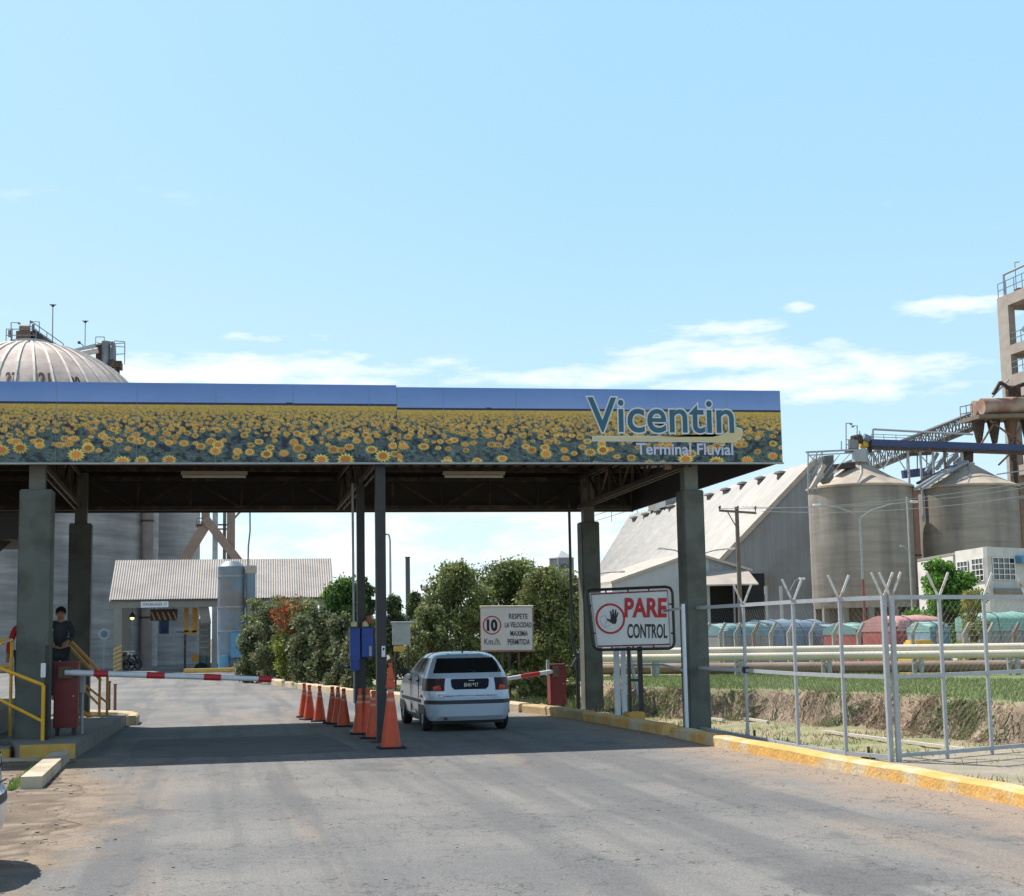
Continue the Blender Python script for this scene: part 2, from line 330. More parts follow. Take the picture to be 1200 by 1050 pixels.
def rmap(s, a, b_, c=0, d=1):
    n = nn('ShaderNodeMapRange'); n.interpolation_type = 'SMOOTHSTEP'; n.inputs[1].default_value = a; n.inputs[2].default_value = b_; n.inputs[3].default_value = c; n.inputs[4].default_value = d; t.links.new(s, n.inputs[0]); return n.outputs[0]
def mixn(f, a, b_):
    n = nn('ShaderNodeMix', data_type='RGBA')
    for i, x in ((0, f), (6, a), (7, b_)):
        if isinstance(x, tuple): n.inputs[i].default_value = (*x, 1)
        elif isinstance(x, float): n.inputs[i].default_value = x
        else: t.links.new(x, n.inputs[i])
    return n.outputs[2]
def mth(op, a, b_):
    n = nn('ShaderNodeMath', operation=op, use_clamp=False)
    for i, x in enumerate((a, b_)):
        if isinstance(x, (int, float)): n.inputs[i].default_value = x
        else: t.links.new(x, n.inputs[i])
    return n.outputs[0]
cot = nn('ShaderNodeTexCoord'); sx = nn('ShaderNodeSeparateXYZ'); t.links.new(cot.outputs['Object'], sx.inputs[0])
c = mixn(rmap(noise(.35), .38, .62), (.154, .151, .150), (.206, .196, .184))
c = mixn(rmap(noise(1.0, (1.25, .045, 1), 4), .46, .60, 0, .7), c, (.112, .112, .116))          # dark tyre polish
c = mixn(rmap(noise(.8, (1.0, .12, 1), 5, .6, (5, 3, 0)), .52, .69, 0, .7), c, (.265, .215, .172))      # tan dust drifts
c = mixn(rmap(noise(.55, (1, .6, 1), 6, .65, (11, 0, 0)), .585, .66, 0, .7), c, (.105, .103, .105))
c = mixn(mth('MULTIPLY', rmap(noise(4.5, (1, .45, 1), 4, .7, (2, 9, 0)), .60, .70, 0, .75), rmap(noise(.5, loc=(6, 6, 0)), .45, .6)), c, (.075, .072, .07))    # darker repairs
c = mixn(mth('MULTIPLY', rmap(mth('ADD', sx.outputs[0], mth('MULTIPLY', noise(1.2), 1.6)), 6.7, 7.7), rmap(sx.outputs[1], 45, 30)), c, (.29, .225, .175))   # dust along the kerb
ed_ = nn('ShaderNodeAttribute'); ed_.attribute_name = 'edge'
c = mixn(rmap(mth('ADD', ed_.outputs['Fac'], mth('MULTIPLY', noise(1.6, det=8, ro_=.7), -1.5)), .0, -.62), c, mixn(rmap(noise(2.2), .4, .6), (.19, .14, .098), (.26, .20, .145)))
cr_ = nn('ShaderNodeTexVoronoi', feature='DISTANCE_TO_EDGE'); mpv = nn('ShaderNodeMapping'); mpv.inputs['Scale'].default_value = (.33, .30, 1); t.links.new(cot.outputs['Object'], mpv.inputs[0])
mv = nn('ShaderNodeVectorMath', operation='ADD'); nzz = nn('ShaderNodeTexNoise'); nzz.inputs['Scale'].default_value = 1.1; nzz.inputs['Detail'].default_value = 6; t.links.new(cot.outputs['Object'], nzz.inputs[0])
vs_ = nn('ShaderNodeVectorMath', operation='SCALE'); vs_.inputs['Scale'].default_value = .9; t.links.new(nzz.outputs['Color'], vs_.inputs[0]); t.links.new(mpv.outputs[0], mv.inputs[0]); t.links.new(vs_.outputs[0], mv.inputs[1]); t.links.new(mv.outputs[0], cr_.inputs[0])
c = mixn(mth('MULTIPLY', rmap(cr_.outputs['Distance'], .024, .0), rmap(noise(.6, loc=(8, 2, 0)), .44, .52, 0, .9)), c, (.06, .056, .052))
sp = rmap(noise(55, det=2), .35, .65, .80, 1.2); sp2 = rmap(noise(260, det=1), .3, .7, .72, 1.28)
vm = nn('ShaderNodeVectorMath', operation='SCALE'); t.links.new(c, vm.inputs[0]); t.links.new(mth('MULTIPLY', sp, sp2), vm.inputs['Scale']); t.links.new(vm.outputs[0], b.inputs['Base Color'])
bp = nn('ShaderNodeBump'); bp.inputs['Strength'].default_value = .5; bp.inputs['Distance'].default_value = .012; t.links.new(noise(120, det=3), bp.inputs['Height']); t.links.new(bp.outputs[0], b.inputs['Normal'])
road_o = grid_mesh('road', np.stack([RX, RY, .004+0*RX], -1), road_m); ea = road_o.data.attributes.new('edge', 'FLOAT', 'POINT'); ea.data.foreach_set('value', ((RX-lf[:, None])+np.where(RY > 23, 9, 0)).astype(np.float32).reshape(-1)); tag(road_o, kind='structure')

pq = [(-1.1, 22.6), (.4, 22.35), (2.15, 22.5), (2.1, 24.6), (1.95, 26.4), (.6, 26.6), (-1.15, 26.5), (-1.2, 24.3)]  # thin sheet of darker asphalt between the island and the middle posts
tag(MB().prism([(x+random.uniform(-.05, .05), y+random.uniform(-.08, .08), .008) for x, y in pq][::-1], (0, 0, -.003)).build('road_patch', pm('darker_asphalt', (.13, .126, .124), .2, 30, .9, bump=.3, bscale=110, col2=(.10, .098, .096), c2scale=1.5)), kind='structure')
# kerbs
def kerb(name, pts, wd, h, mats, seg=1.0, rough=.01):
    mb = MB(); P = [Vector((*p, 0)) for p in pts]; Q = []
    for a_, b_ in zip(P[:-1], P[1:]):
        k = max(1, int((b_-a_).length/seg))
        for i in range(k): Q.append(a_.lerp(b_, i/k))
    Q.append(P[-1]); rng_ = random.Random(len(pts)); prof = [(0, -.1), (0, h-.03), (.03, h), (wd-.03, h), (wd, h-.03), (wd, -.1)]; rings = []
    for i, q in enumerate(Q):
        d = (Q[min(i+1, len(Q)-1)]-Q[max(i-1, 0)]).normalized(); nr = Vector((d.y, -d.x, 0)); j = rng_.uniform(-rough, rough); jz = rng_.uniform(-rough, rough)
        rings.append([q+nr*(x+j)+Vector((0, 0, z+(jz if z > 0 else 0))) for x, z in prof])
    k = len(prof); vs = [v for r in rings for v in r]; fs = []
    for i in range(len(rings)-1):
        for j in range(k-1): fs.append((i*k+j, (i+1)*k+j, (i+1)*k+j+1, i*k+j+1))
    fs += [tuple(range(k)), tuple(range(len(vs)-1, len(vs)-1-k, -1))]
    return mb.add(vs, fs).build(name, mats)
tag(kerb('kerb', [(7.46, -6), (7.40, 12.96), (7.34, 16.01), (7.24, 18.31), (7.18, 20.3), (7.20, 23.3)], .24, .16, yellow_pale, .6), kind='structure')
tag(kerb('kerb', [(7.21, 23.75), (7.14, 25.6), (6.98, 28.2)], .26, .17, yellow_pale, .6), kind='structure')
dusty = pm('sun_bleached_kerb', (.52, .42, .30), .14, 3, .85, bump=.3, bscale=20, col2=(.46, .34, .15), c2scale=1.0)
tag(kerb('kerb', [(6.97, 28.25), (6.76, 30.56), (6.5, 31.7)], .3, .18, pm('worn_ochre_kerb', (.44, .32, .16), .18, 4, .85, bump=.3, bscale=20), .5), kind='structure')
tag(kerb('kerb', [(6.45, 31.75), (6.2, 32.9), (5.5, 35.6), (4.6, 39.5), (3.75, 43.5), (2.6, 51.3), (1.7, 58.0), (1.2, 64.6), (1.3, 72)], .3, .2, dusty, .8, .015), kind='structure')
# pebbles and crumbs lying on the asphalt and along its edges
mb = MB()
def pebble(x, y, s, z=.004):
    bm = bmesh.new(); bmesh.ops.create_icosphere(bm, subdivisions=1, radius=s)
    for v in bm.verts: v.co = Vector((v.co.x*random.uniform(.8, 1.4), v.co.y*random.uniform(.8, 1.3), v.co.z*random.uniform(.4, .8)))+Vector((x, y, z+s*.3))
    bm.verts.ensure_lookup_table(); mb.add([v.co for v in bm.verts], [[v.index for v in f.verts] for f in bm.faces]); bm.free()
for i in range(260): pebble(7.12-abs(random.gauss(0, .22)), random.uniform(9, 28), random.uniform(.004, .011))
for i in range(90): pebble(random.uniform(-1.2, 6.8), random.uniform(8, 22), random.uniform(.005, .016))
for i in range(1100):
    y = random.uniform(8.5, 22.5); pebble(random.uniform(-4.5, -1.1)+random.gauss(0, .25), y, random.choice((.004, .006, .008, .008, .014, .02)), .0)
for i in range(700): pebble(random.uniform(7.7, 12.5), random.uniform(11.5, 19), random.uniform(.004, .014), -.008)
tag(mb.build('pebbles', pm('mixed_pebbles', (.27, .225, .18), .5, 12, .9), smooth=True), kind='stuff')

# grass: blades hanging over the eroded bank, tufts in the ditch and on the lawn
def XBf(y): return float(np.interp(y, [10, 22, 30.2, 34.8, 39, 44, 46, 54], [20.5, 17.6, 16.35, 16.4, 14.9, 12.0, 12.3, 13.0]))
def hz_at(x, y):
    i = np.searchsorted(xs, x)-1; j = np.searchsorted(ys, y)-1; i = np.clip(i, 0, len(xs)-2); j = np.clip(j, 0, len(ys)-2)
    fx = (x-xs[i])/(xs[i+1]-xs[i]); fy = (y-ys[j])/(ys[j+1]-ys[j]); return (Z[j, i]*(1-fx)+Z[j, i+1]*fx)*(1-fy)+(Z[j+1, i]*(1-fx)+Z[j+1, i+1]*fx)*fy
def blades(name, base, dirs, wd, cols, mat):
    """thin triangles: base (n,3), dirs (n,3) tip offsets, wd (n,), cols (n,3)"""
    n = len(base); a = rng.uniform(0, 2*PI, n); side = np.stack([np.cos(a), np.sin(a), 0*a], 1)*wd[:, None]
    V = np.stack([base-side, base+side, base+dirs], 1).reshape(-1, 3); me = bpy.data.meshes.new(name)
    me.vertices.add(3*n); me.vertices.foreach_set('co', V.reshape(-1).astype(np.float32))
    me.loops.add(3*n); me.loops.foreach_set('vertex_index', np.arange(3*n, dtype=np.int32)); me.polygons.add(n); me.polygons.foreach_set('loop_start', np.arange(0, 3*n, 3, dtype=np.int32)); me.update(calc_edges=True)
    ca = me.color_attributes.new('tint', 'FLOAT_COLOR', 'POINT'); cc = np.repeat(np.concatenate([cols, np.ones((n, 1))], 1), 3, 0); ca.data.foreach_set('color', cc.astype(np.float32).reshape(-1))
    me.materials.append(mat); o = bpy.data.objects.new(name, me); C.objects.link(o); return o
blade_m = pm('grass_blades', (1, 1, 1), .12, 3, .8, attr='tint', trans=.25)
def pick(pal, n):
    p = np.array(pal); return p[rng.integers(0, len(p), n)]*rng.uniform(.75, 1.25, (n, 1))
n = 26000; y = rng.uniform(20, 49, n); bx = np.interp(y, [10, 22, 30.2, 34.8, 39, 44, 46, 54], [20.5, 17.6, 16.35, 16.4, 14.9, 12.0, 12.3, 13.0])
x = bx-(fbm(bx*.9+y*.3, y*.9, 3)-.5)*1.5+rng.uniform(-.25, .75, n); clump = fbm(x*1.6, y*1.6, 44); k = clump > rng.uniform(.25, .62, n); x = x[k]; y = y[k]; n = len(x)
d = np.stack([rng.uniform(-.42, .0, n), rng.uniform(-.16, .16, n), rng.uniform(-.25, .16, n)], 1)
cc = pick([(.29, .205, .14), (.22, .15, .10), (.36, .27, .19), (.17, .115, .08)], n); gr = rng.random(n) < np.where(fbm(x*.35, y*.35, 77) > .56, .7, .07); cc[gr] = pick([(.11, .19, .04)], gr.sum())
tag(blades('dry_bank_grass', np.stack([x, y, hz_at(x, y)], 1), d, rng.uniform(.008, .02, n), cc, blade_m), kind='stuff')
n = 42000; y = rng.uniform(20, 54, n); x = np.interp(y, [10, 22, 30.2, 34.8, 39, 44, 46, 54], [20.5, 17.6, 16.35, 16.4, 14.9, 12.0, 12.3, 13.0])+rng.uniform(.3, 11, n)
d = np.stack([rng.normal(0, .03, n), rng.normal(0, .03, n), rng.uniform(.04, .13, n)], 1)
tag(blades('lawn_grass', np.stack([x, y, hz_at(x, y)], 1), d, rng.uniform(.008, .02, n), pick([(.17, .24, .07), (.21, .27, .09), (.28, .28, .14)], n), blade_m), kind='stuff')
n = 30000; y = rng.uniform(12, 44, n); x = rng.uniform(7.7, 16.5, n); k = fbm(x*.9, y*.9, 61)+rng.uniform(-.12, .12, n) > .53; k &= ~((x < 7.75))
x = x[k]; y = y[k]; n = len(x); d = np.stack([rng.normal(0, .04, n), rng.normal(0, .04, n), rng.uniform(.03, .12, n)], 1)
tag(blades('ditch_weeds', np.stack([x, y, hz_at(x, y)], 1), d, rng.uniform(.005, .014, n), pick([(.30, .26, .12), (.20, .22, .07), (.36, .31, .18), (.13, .18, .05)], n), blade_m), kind='stuff')
# thin pale strips of old timber lying in the ditch
for (a_, b_, lab) in (((833, 842), (848, 844), 'short pale timber batten lying in the ditch right of the front column'), ((860, 840), (900, 846), 'long thin pale batten lying in the dry ditch behind the fence'), ((965, 857), (1130, 878), 'pale pipe length lying across the ditch floor behind the gate posts')):
    p = gnd(*a_, -.76); q = gnd(*b_, -.76); tag(MB().beam(p, q, .09, .06).build('timber_batten', pm('bleached_timber', (.55, .50, .43), .15, 6, .8)), lab, 'batten')
# ------------------------------------------------------------------ the gate canopy
YF, YB, ZB, ZT = 23.95, 32.3, 4.51, 5.745
XL_, XR = -9.2, 9.55
can = thing('gate_canopy', 'long flat gate canopy on concrete columns with a sunflower field printed on its front', 'canopy', (0, 0, 0))
def srgb(a): return np.where(a <= .04045, a/12.92, ((a+.055)/1.055)**2.4)
def sunflower_print(x0, x1, hshift, seed, res=.012):
    g = np.random.default_rng(seed); nx = int((x1-x0)/res)+1; ny = int(1.25/res)+1
    vx = np.linspace(0, (x1-x0)/1.25, nx); vy = np.linspace(0, 1, ny)     # vy 0 at the top
    A, B = np.meshgrid(vx, vy); hor = .268+hshift; S = np.array
    sky_ = S([104, 138, 196])/255*(1-B/.28)[..., None]+S([134, 160, 210])/255*(B/.28)[..., None]
    sky_ += (fbm(A*1.3, B*3, seed)-.5)[..., None]*.05
    im = sky_.copy(); t = np.clip((B-hor)/(1-hor), 0, 1)
    n = fbm(A*26/(.25+t), B*40, seed+1, 4); n_2 = fbm(A*60, B*50, seed+2, 3)
    leaf = S([84, 98, 96])/255+(n-.5)[..., None]*S([.30, .34, .24])+(n_2-.5)[..., None]*.20
    dk = sstep(.52, .68, fbm(A*16, B*20, seed+5, 3)); leaf = leaf*(1-dk[..., None]*.55)+S([.10, .12, .24])*dk[..., None]*.35
    gold = S([196, 166, 80])/255+(n_2-.5)[..., None]*.25
    im = np.where((t > 0)[..., None], gold*(1-sstep(.02, .2, t))[..., None]+leaf*sstep(.02, .2, t)[..., None], im)
    tree = (B > hor-.012-.022*fbm(A*1.2, B*0, seed+9)) & (B < hor+.004); im[tree] = S([44, 52, 78])/255
    fl = []; tt = .03
    while tt < 1.12:
        s = .020+.165*tt**1.35; xx = g.uniform(0, s)
        while xx < (x1-x0)/1.25:
            if g.random() < (.92 if tt < .5 else .8 if tt < .8 else .6): fl.append((xx+g.normal(0, s*.35), hor+tt*(1-hor)+g.normal(0, s*.22), s*g.uniform(.6, 1.25), tt))
            xx += s*(1.15+1.7*max(0, tt-.35))*g.uniform(.7, 1.35)
        tt += s*(.40+.55*tt)
    px = 1.25/res
    for (fx, fy, s, tt) in sorted(fl, key=lambda q: q[1]):
        cx, cy, a_, b_ = fx*px, fy*px, s*px*.55, s*px*.55*g.uniform(.6, .78)
        i0, i1, j0, j1 = int(max(0, cy-b_-2)), int(min(ny, cy+b_+3)), int(max(0, cx-a_-2)), int(min(nx, cx+a_+3))
        if i0 >= i1 or j0 >= j1: continue
        jj, ii = np.meshgrid(np.arange(j0, j1), np.arange(i0, i1)); uu = (jj-cx)/a_; ww = (ii-cy)/b_; rr_ = np.hypot(uu, ww); an = np.arctan2(ww, uu)
        edge = .86+.14*np.sin(an*13+fx*40) if s > .05 else 1.0
        al = np.clip((edge-rr_)*max(a_, 1.2)*.7+.3, 0, 1)[..., None]
        pet = S([222, 192, 100])/255*(.86+.2*g.random()); sh = (1-.14*ww)[..., None]*(1+.12*np.sin(an*13+fx*40))[..., None]
        cen = S([206, 132, 68])/255*g.uniform(.75, 1.1)
        cm_ = np.clip((.56-np.hypot(uu, ww+.06))*a_*.8+.4, 0, 1)[..., None] if s > .03 else .35
        colr = pet*sh*(1-cm_)+cen*cm_; colr = colr*(1-.30*(1-sstep(.05, .5, np.array(tt))))+.30*(1-sstep(.05, .5, np.array(tt)))*S([.74, .64, .33])
        im[i0:i1, j0:j1] = im[i0:i1, j0:j1]*(1-al)+colr*al
    return np.clip(im, .02, .95)
print_m = pm('printed_vinyl', (1, 1, 1), .03, 2, .5, attr='tint', spec=.3)
def tilt(x): return (x-9.55)*.0048
def fascia(x0, x1, z0, z1, hshift, seed):
    im = sunflower_print(x0, x1, hshift, seed); ny, nx = im.shape[:2]
    Xg, Zg = np.meshgrid(np.linspace(x0, x1, nx), np.linspace(z1, z0, ny))
    o = grid_mesh('printed_panel', np.stack([Xg, 0*Xg+YF, Zg+tilt(Xg)], -1), print_m, srgb(im)*1.06, can)
    MB().prism([(x0, YF+.004, z0+tilt(x0)), (x1, YF+.004, z0+tilt(x1)), (x1, YF+.004, z1-.004+tilt(x1)), (x0, YF+.004, z1-.004+tilt(x0))], (0, .046, 0)).build('panel_backing', steel_grey, can)
fascia(XL_, 2.93, ZB, ZT+.03, 0.0, 11)
fascia(2.936, XR, ZB, ZT, .03, 12)
for x in np.arange(-8.5, XR-.3, 1.22): MB().box((x, YF-.003, ZB+tilt(x)), (x+.005, YF-.0005, ZT+tilt(x))).build('panel_seam', pm('panel_seam_grey', (.25, .29, .35), .1, 3), can)
MB().beam((XL_, YF+.024, ZB-.016+tilt(XL_)), (XR+.02, YF+.024, ZB-.016+tilt(XR)), .07, .026).build('lower_trim', steel_grey, can)
# lettering on the fascia
def P(u_, v_): return at(u_, v_, YF-.005)
out = pm('outline_white_vinyl', (.62, .66, .70), .04, 3, .5); teal = pm('teal_vinyl', (.025, .11, .17), .06, 3, .5); cream = pm('cream_vinyl', (.62, .52, .28), .06, 3, .5); pale_blue = pm('pale_blue_vinyl', (.52, .56, .72), .06, 3, .5)
a_ = P(690, 506); b_ = P(860, 506); hgt = P(690, 466).z-a_.z
text('company_name', 'Vicentin', (a_.x, YF-.004, a_.z), (1, 0, 0), (0, 0, 1), b_.x-a_.x, hgt, out, can, .040, .003)
text('company_name', 'Vicentin', (a_.x, YF-.009, a_.z), (1, 0, 0), (0, 0, 1), b_.x-a_.x, hgt, teal, can, .008, .003)
def swoosh(off, y, m):
    top = [(695, 512), (770, 512), (835, 512), (848, 509), (855, 504), (862, 501.5), (868, 503), (870, 508), (867, 513), (860, 517), (850, 517.5), (770, 516.5), (695, 516)]
    cx, cy = 800, 512; q = []
    for (u_, v_) in top:
        p = P(u_+(off if u_ > 780 else -off if u_ < 710 else 0), v_+(off if v_ > 512.2 else -off)); q.append((p.x, y, p.z))
    bm = bmesh.new(); f = bm.faces.new([bm.verts.new(v) for v in q]); bmesh.ops.triangulate(bm, faces=[f]); me = bpy.data.meshes.new('swoosh'); bm.to_mesh(me); me.materials.append(m); o = bpy.data.objects.new('swoosh', me); C.objects.link(o); o.parent = can
swoosh(1.1, YF-.004, out); swoosh(0, YF-.0085, cream)
a_ = P(746, 532.5); b_ = P(859, 532.5); text('subtitle', 'Terminal Fluvial', (a_.x, YF-.009, a_.z), (1, 0, 0), (0, 0, 1), b_.x-a_.x, P(746, 519.5).z-a_.z, pale_blue, can, .02, .003)
# sides, back, deck
side_m = pm('dark_fascia_sheet', (.032, .03, .027), .2, 2, .7)
MB().prism([(XR-.03, YF+.055, ZB), (XR-.03, YF+.055, ZT-.02), (9.26, YB, ZT-.15), (9.26, YB, ZB-.14)], (.03, 0, 0)).build('side_fascia', side_m, can)
MB().box((XL_, YB, 4.35), (9.28, YB+.04, 5.6)).build('back_fascia', side_m, can)
MB().box((XL_, YF+.055, 4.49), (XL_+.03, YB, 5.6)).build('side_fascia', side_m, can)
mb = MB(); n = 120
for i in range(n):                      # corrugated deck
    x0 = XL_+.05+(9.2-XL_-.1)*i/n; x1 = XL_+.05+(9.2-XL_-.1)*(i+1)/n; z = 5.22 if i % 2 else 5.26
    mb.box((x0, YF+.06, z), (x1, YB-.01, z+.02))
mb.box((XL_+.04, YF+.06, 5.29), (9.24, YB-.005, 5.33))
mb.build('roof_deck', pm('dark_roof_sheet', (.045, .042, .038), .2, 2, .7), can)
for y in (25.3, 26.8, 28.3, 29.8, 31.2): MB().box((XL_+.05, y, 5.12), (9.25, y+.07, 5.21)).build('purlin', steel_dark, can)
def truss(p0, p1, h, bays, ch=.09, name='truss', m=steel_dark, wd=.12):
    mb = MB(); p0 = Vector(p0); p1 = Vector(p1); up = Vector((0, 0, h)); d = (p1-p0)/bays; dn = d.normalized()
    side = dn.cross(Vector((0, 0, 1)))*wd/2
    for s in (-1, 1): mb.beam(p0+side*s, p1+side*s, ch*.45, ch); mb.beam(p0+up+side*s, p1+up+side*s, ch*.45, ch)
    for i in range(bays+1): mb.beam(p0+d*i, p0+d*i+up, ch*.5, ch*.5)
    for i in range(bays):
        a, c_ = (p0+d*i+up, p0+d*(i+1)) if i % 2 == 0 else (p0+d*i, p0+d*(i+1)+up)
        mb.beam(a, c_, ch*.45, ch*.45)
        mb.beam(p0+d*i-side, p0+d*(i+1)+side, .02, .02)
    return mb.build(name, m, can)
for x in (-8.0, -2.7, 2.68, 7.95): truss((x, YF+.3, 4.50), (x, YB-.35, 4.42), .62, 9)
truss((XL_+.2, YB-.3, 4.42), (9.15, YB-.3, 4.42), .62, 17, name='back_truss')
for (u0, u1, v, yy) in ((212, 290, 557.5, 28.6), (520, 592, 557.5, 28.6), (104, 126, 547, 26.0)):
    a_ = at(u0, v, yy); b_ = at(u1, v, yy); z = a_.z if u0 > 150 else 4.95
    f = MB().box((a_.x, yy, z+.03), (b_.x, yy+.14, z+.09)).build('light_fitting', pm('cream_fitting', (.5, .44, .36), .08, 4, .6), can)
    MB().cyl((a_.x+.03, yy+.07, z), (b_.x-.03, yy+.07, z), .03, n=10).build('tube', pm('unlit_tube', (.7, .66, .6), .04, 4, .3), f)
# columns
def column(x, y, wd=.52):
    o = MB().bbox((x-wd/2, y, -.02), (x+wd/2, y+.42, 4.06), .02).build('column', concrete_col, can)
    MB().box((x-.12, y+.1, 4.055), (x+.12, y+.34, 5.1)).build('column_neck', pm('weathered_neck_steel', (.12, .12, .10), .2, 3, .6), o)
column(8.02, 24.2, .37); column(8.02, 31.3, .40); column(-2.70, 24.2, .5); column(-2.62, 31.3, .44); column(-8.0, 24.2); column(-8.0, 31.3)
MB().box((2.60, 24.15, 0), (2.76, 24.31, 4.5)).box((2.5, 24.05, 0), (2.86, 24.41, .02)).build('steel_post', steel_black, can)
MB().box((2.575, 27.1, 0), (2.715, 27.24, 4.5)).box((2.45, 27.0, 0), (2.85, 27.34, .02)).build('steel_post', steel_black, can)
MB().cyl((2.52, 27.15, .5), (2.50, 27.15, 4.46), .022).build('conduit', steel_grey, can)
MB().tube([(7.53, 31.2, 4.5), (7.53, 31.2, 1.5), (7.60, 31.1, 1.15), (7.45, 31.0, .95)], .03).cyl((7.64, 31.22, .0), (7.64, 31.22, 1.25), .045).build('drain_pipe', steel_black, can)
MB().box((7.5, 24.12, 4.4), (7.62, 24.2, 4.48)).build('bracket', steel_rust, can)

# ------------------------------------------------------------------ left island, steps, rails, booth
isl = thing('concrete_island', 'raised concrete island with a yellow painted edge under the left end of the canopy', 'traffic island')
poly = [(-1.93, 22.95, -.05), (-1.66, 31.2, -.05), (-5.2, 31.2, -.05), (-5.2, 24.9, -.05), (-3.0, 24.0, -.05), (-2.72, 22.95, -.05)]
MB().prism(poly, (0, 0, .27)).build('slab', pm('worn_island_concrete', (.22, .20, .175), .2, 3, .9, bump=.3, bscale=20), isl)
MB().box((-2.71, 22.935, -.04), (-1.935, 22.948, .215)).build('painted_edge', yellow_paint, isl)
tag(kerb('kerb', [(-1.66, 31.25), (-1.64, 32.2), (-1.95, 33.3), (-2.9, 34.5)], .2, .2, dusty, .4), kind='structure')
st = thing('entrance_steps', 'concrete steps with yellow risers leading up to the booth platform at the left', 'steps')
plat_m = MATS['worn_island_concrete']
for k in range(3):
    x1 = -2.9-.32*k; MB().box((-5.4, 23.3+.02*k, -.05), (x1, 24.28-.01*k, .17*(k+1))).build('step', plat_m, st)
    MB().box((x1, 23.3+.02*k, .17*k+.003), (x1+.012, 24.28-.01*k, .17*(k+1)-.03)).box((-5.4, 23.285+.02*k, .17*k), (x1, 23.298+.02*k, .17*(k+1)-.03)).build('riser', yellow_paint, st)
MB().box((-7.5, 24.52, .225), (-3.35, 30.6, .62)).build('platform', plat_m, st)
rail = thing('yellow_handrail', 'bright yellow tube handrail in front of the leftmost canopy column', 'handrail')
e0 = at(51, 803, 23.75); q0 = at(51, 846, 23.75); A0 = at(0, 783, 23.75); A1 = at(0, 820, 23.75)
dirr = (e0-A0).normalized()
def ext(p, q, L_): return p+(p-q).normalized()*L_
MB().cyl((e0.x, e0.y, 0), e0, .028, n=10).build('post', yellow_rail, rail)
MB().cyl(e0, ext(A0, e0, 1.2), .028, n=10).build('top_rail', yellow_rail, rail)
MB().cyl(q0, ext(A1, q0, 1.2), .024, n=10).build('lower_rail', yellow_rail, rail)
p14 = at(14, 750, 25.1)
MB().cyl((p14.x, 25.1, .2), p14, .026, n=10).build('post', yellow_rail, rail)
MB().cyl(p14, (p14.x-1.6, 25.1, p14.z), .026, n=10).cyl((p14.x, 25.1, p14.z-.42), (p14.x-1.6, 25.1, p14.z-.42), .022, n=10).cyl(p14, (p14.x, 23.75, p14.z-.05), .022).build('platform_rail', yellow_rail, rail)
rail2 = thing('sloping_handrail', 'ochre stair rail sloping down behind the red barrier cabinet at the left', 'handrail')
ochre = pm('ochre_rail_paint', (.50, .24, .03), .15, 9, .5)
def A(u_, v_, y): return at(u_, v_, y)
MB().tube([A(64, 746, 29.6), A(78, 746, 29.8), A(122, 792, 31.0)], .03).build('top_rail', ochre, rail2)
MB().tube([A(80, 756, 29.7), A(118, 797, 30.7)], .03).build('top_rail', ochre, rail2)
MB().tube([A(100, 803, 30.4), A(125, 823, 30.9)], .022).build('lower_rail', ochre, rail2)
MB().tube([A(98, 808, 30.2), A(117, 827, 30.6)], .022).build('lower_rail', ochre, rail2)
MB().tube([A(92, 832, 30.3), A(126, 851, 30.9)], .045).build('foot_rail', ochre, rail2)
for (u_, y_) in ((117, 30.6), (126, 31.0), (79, 29.8)): a_ = A(u_, 792 if u_ > 100 else 747, y_); MB().cyl((a_.x, y_, .18), a_, .026).build('post', ochre, rail2)
booth = thing('guard_booth', 'dark guard booth roof with a rust red edge at the left edge of the picture', 'booth')
bz0, bz1 = at(10, 632, 27).z, at(10, 601, 27).z; bx = at(24, 620, 27).x
MB().box((-8.4, 27.0, bz0), (bx-.03, 30.0, bz1)).build('roof', side_m, booth)
MB().box((bx-.03, 27.0, bz0), (bx, 30.0, bz1)).build('roof_edge', steel_rust, booth)
MB().prism([(bx-.22, 27.6, bz0), (bx-.62, 27.6, bz0), (bx-.62, 27.6, bz0-.35), (bx-.5, 27.6, bz0-.25)], (0, .08, 0)).beam((bx-.42, 27.64, bz0-.3), (bx-.95, 27.64, bz0-.55), .06, .06).build('bracket', steel_dark, booth)
wl = MB().box((-8.3, 27.3, .62), (bx-1.3, 29.8, bz0)).build('wall', pm('cream_booth_wall', (.5, .46, .38), .08, 3, .8), booth)
MB().box((-6.5, 27.285, 1.5), (bx-1.7, 27.298, 2.5)).build('window', glass_dark, booth)
for (x, y, h_, m_, lab) in ((-2.2, 34.3, .78, trunk_m, 'thin dark stake on the grassy corner behind the island'), (-2.06, 34.1, .72, pm('dull_red_stake', (.30, .14, .11), .2, 8), 'thin reddish stake on the grassy corner behind the island')):
    tag(MB().cyl((x, y, -.05), (x, y, h_), .035, .03).cyl((x, y, h_), (x, y, h_+.03), .045, .04).build('stake', m_, smooth=False), lab, 'stake')
# grassy corner behind the island
n = 5000; a = rng.uniform(0, 1, n); x = -2.0-rng.uniform(0, 2.6, n)*(1-.3*a); y = 31.5+3.3*a; k = (x < -1.95-.35*np.maximum(0, y-33)); x = x[k]; y = y[k]; n = len(x)
tag(blades('corner_grass', np.stack([x, y, 0*x], 1), np.stack([rng.normal(0, .03, n), rng.normal(0, .03, n), rng.uniform(.05, .16, n)], 1), rng.uniform(.008, .02, n), pick([(.16, .22, .05), (.26, .26, .09), (.10, .17, .03)], n), blade_m), kind='stuff')
tag(MB().prism([(-1.9, 31.4, -.02), (-1.8, 32.3, -.02), (-2.1, 33.3, -.02), (-3.1, 34.5, -.02), (-9, 34.5, -.02), (-9, 31.4, -.02)], (0, 0, .06)).build('verge', pm('dry_verge_soil', (.28, .24, .13), .25, 5, .95, bump=.4), None), kind='structure')
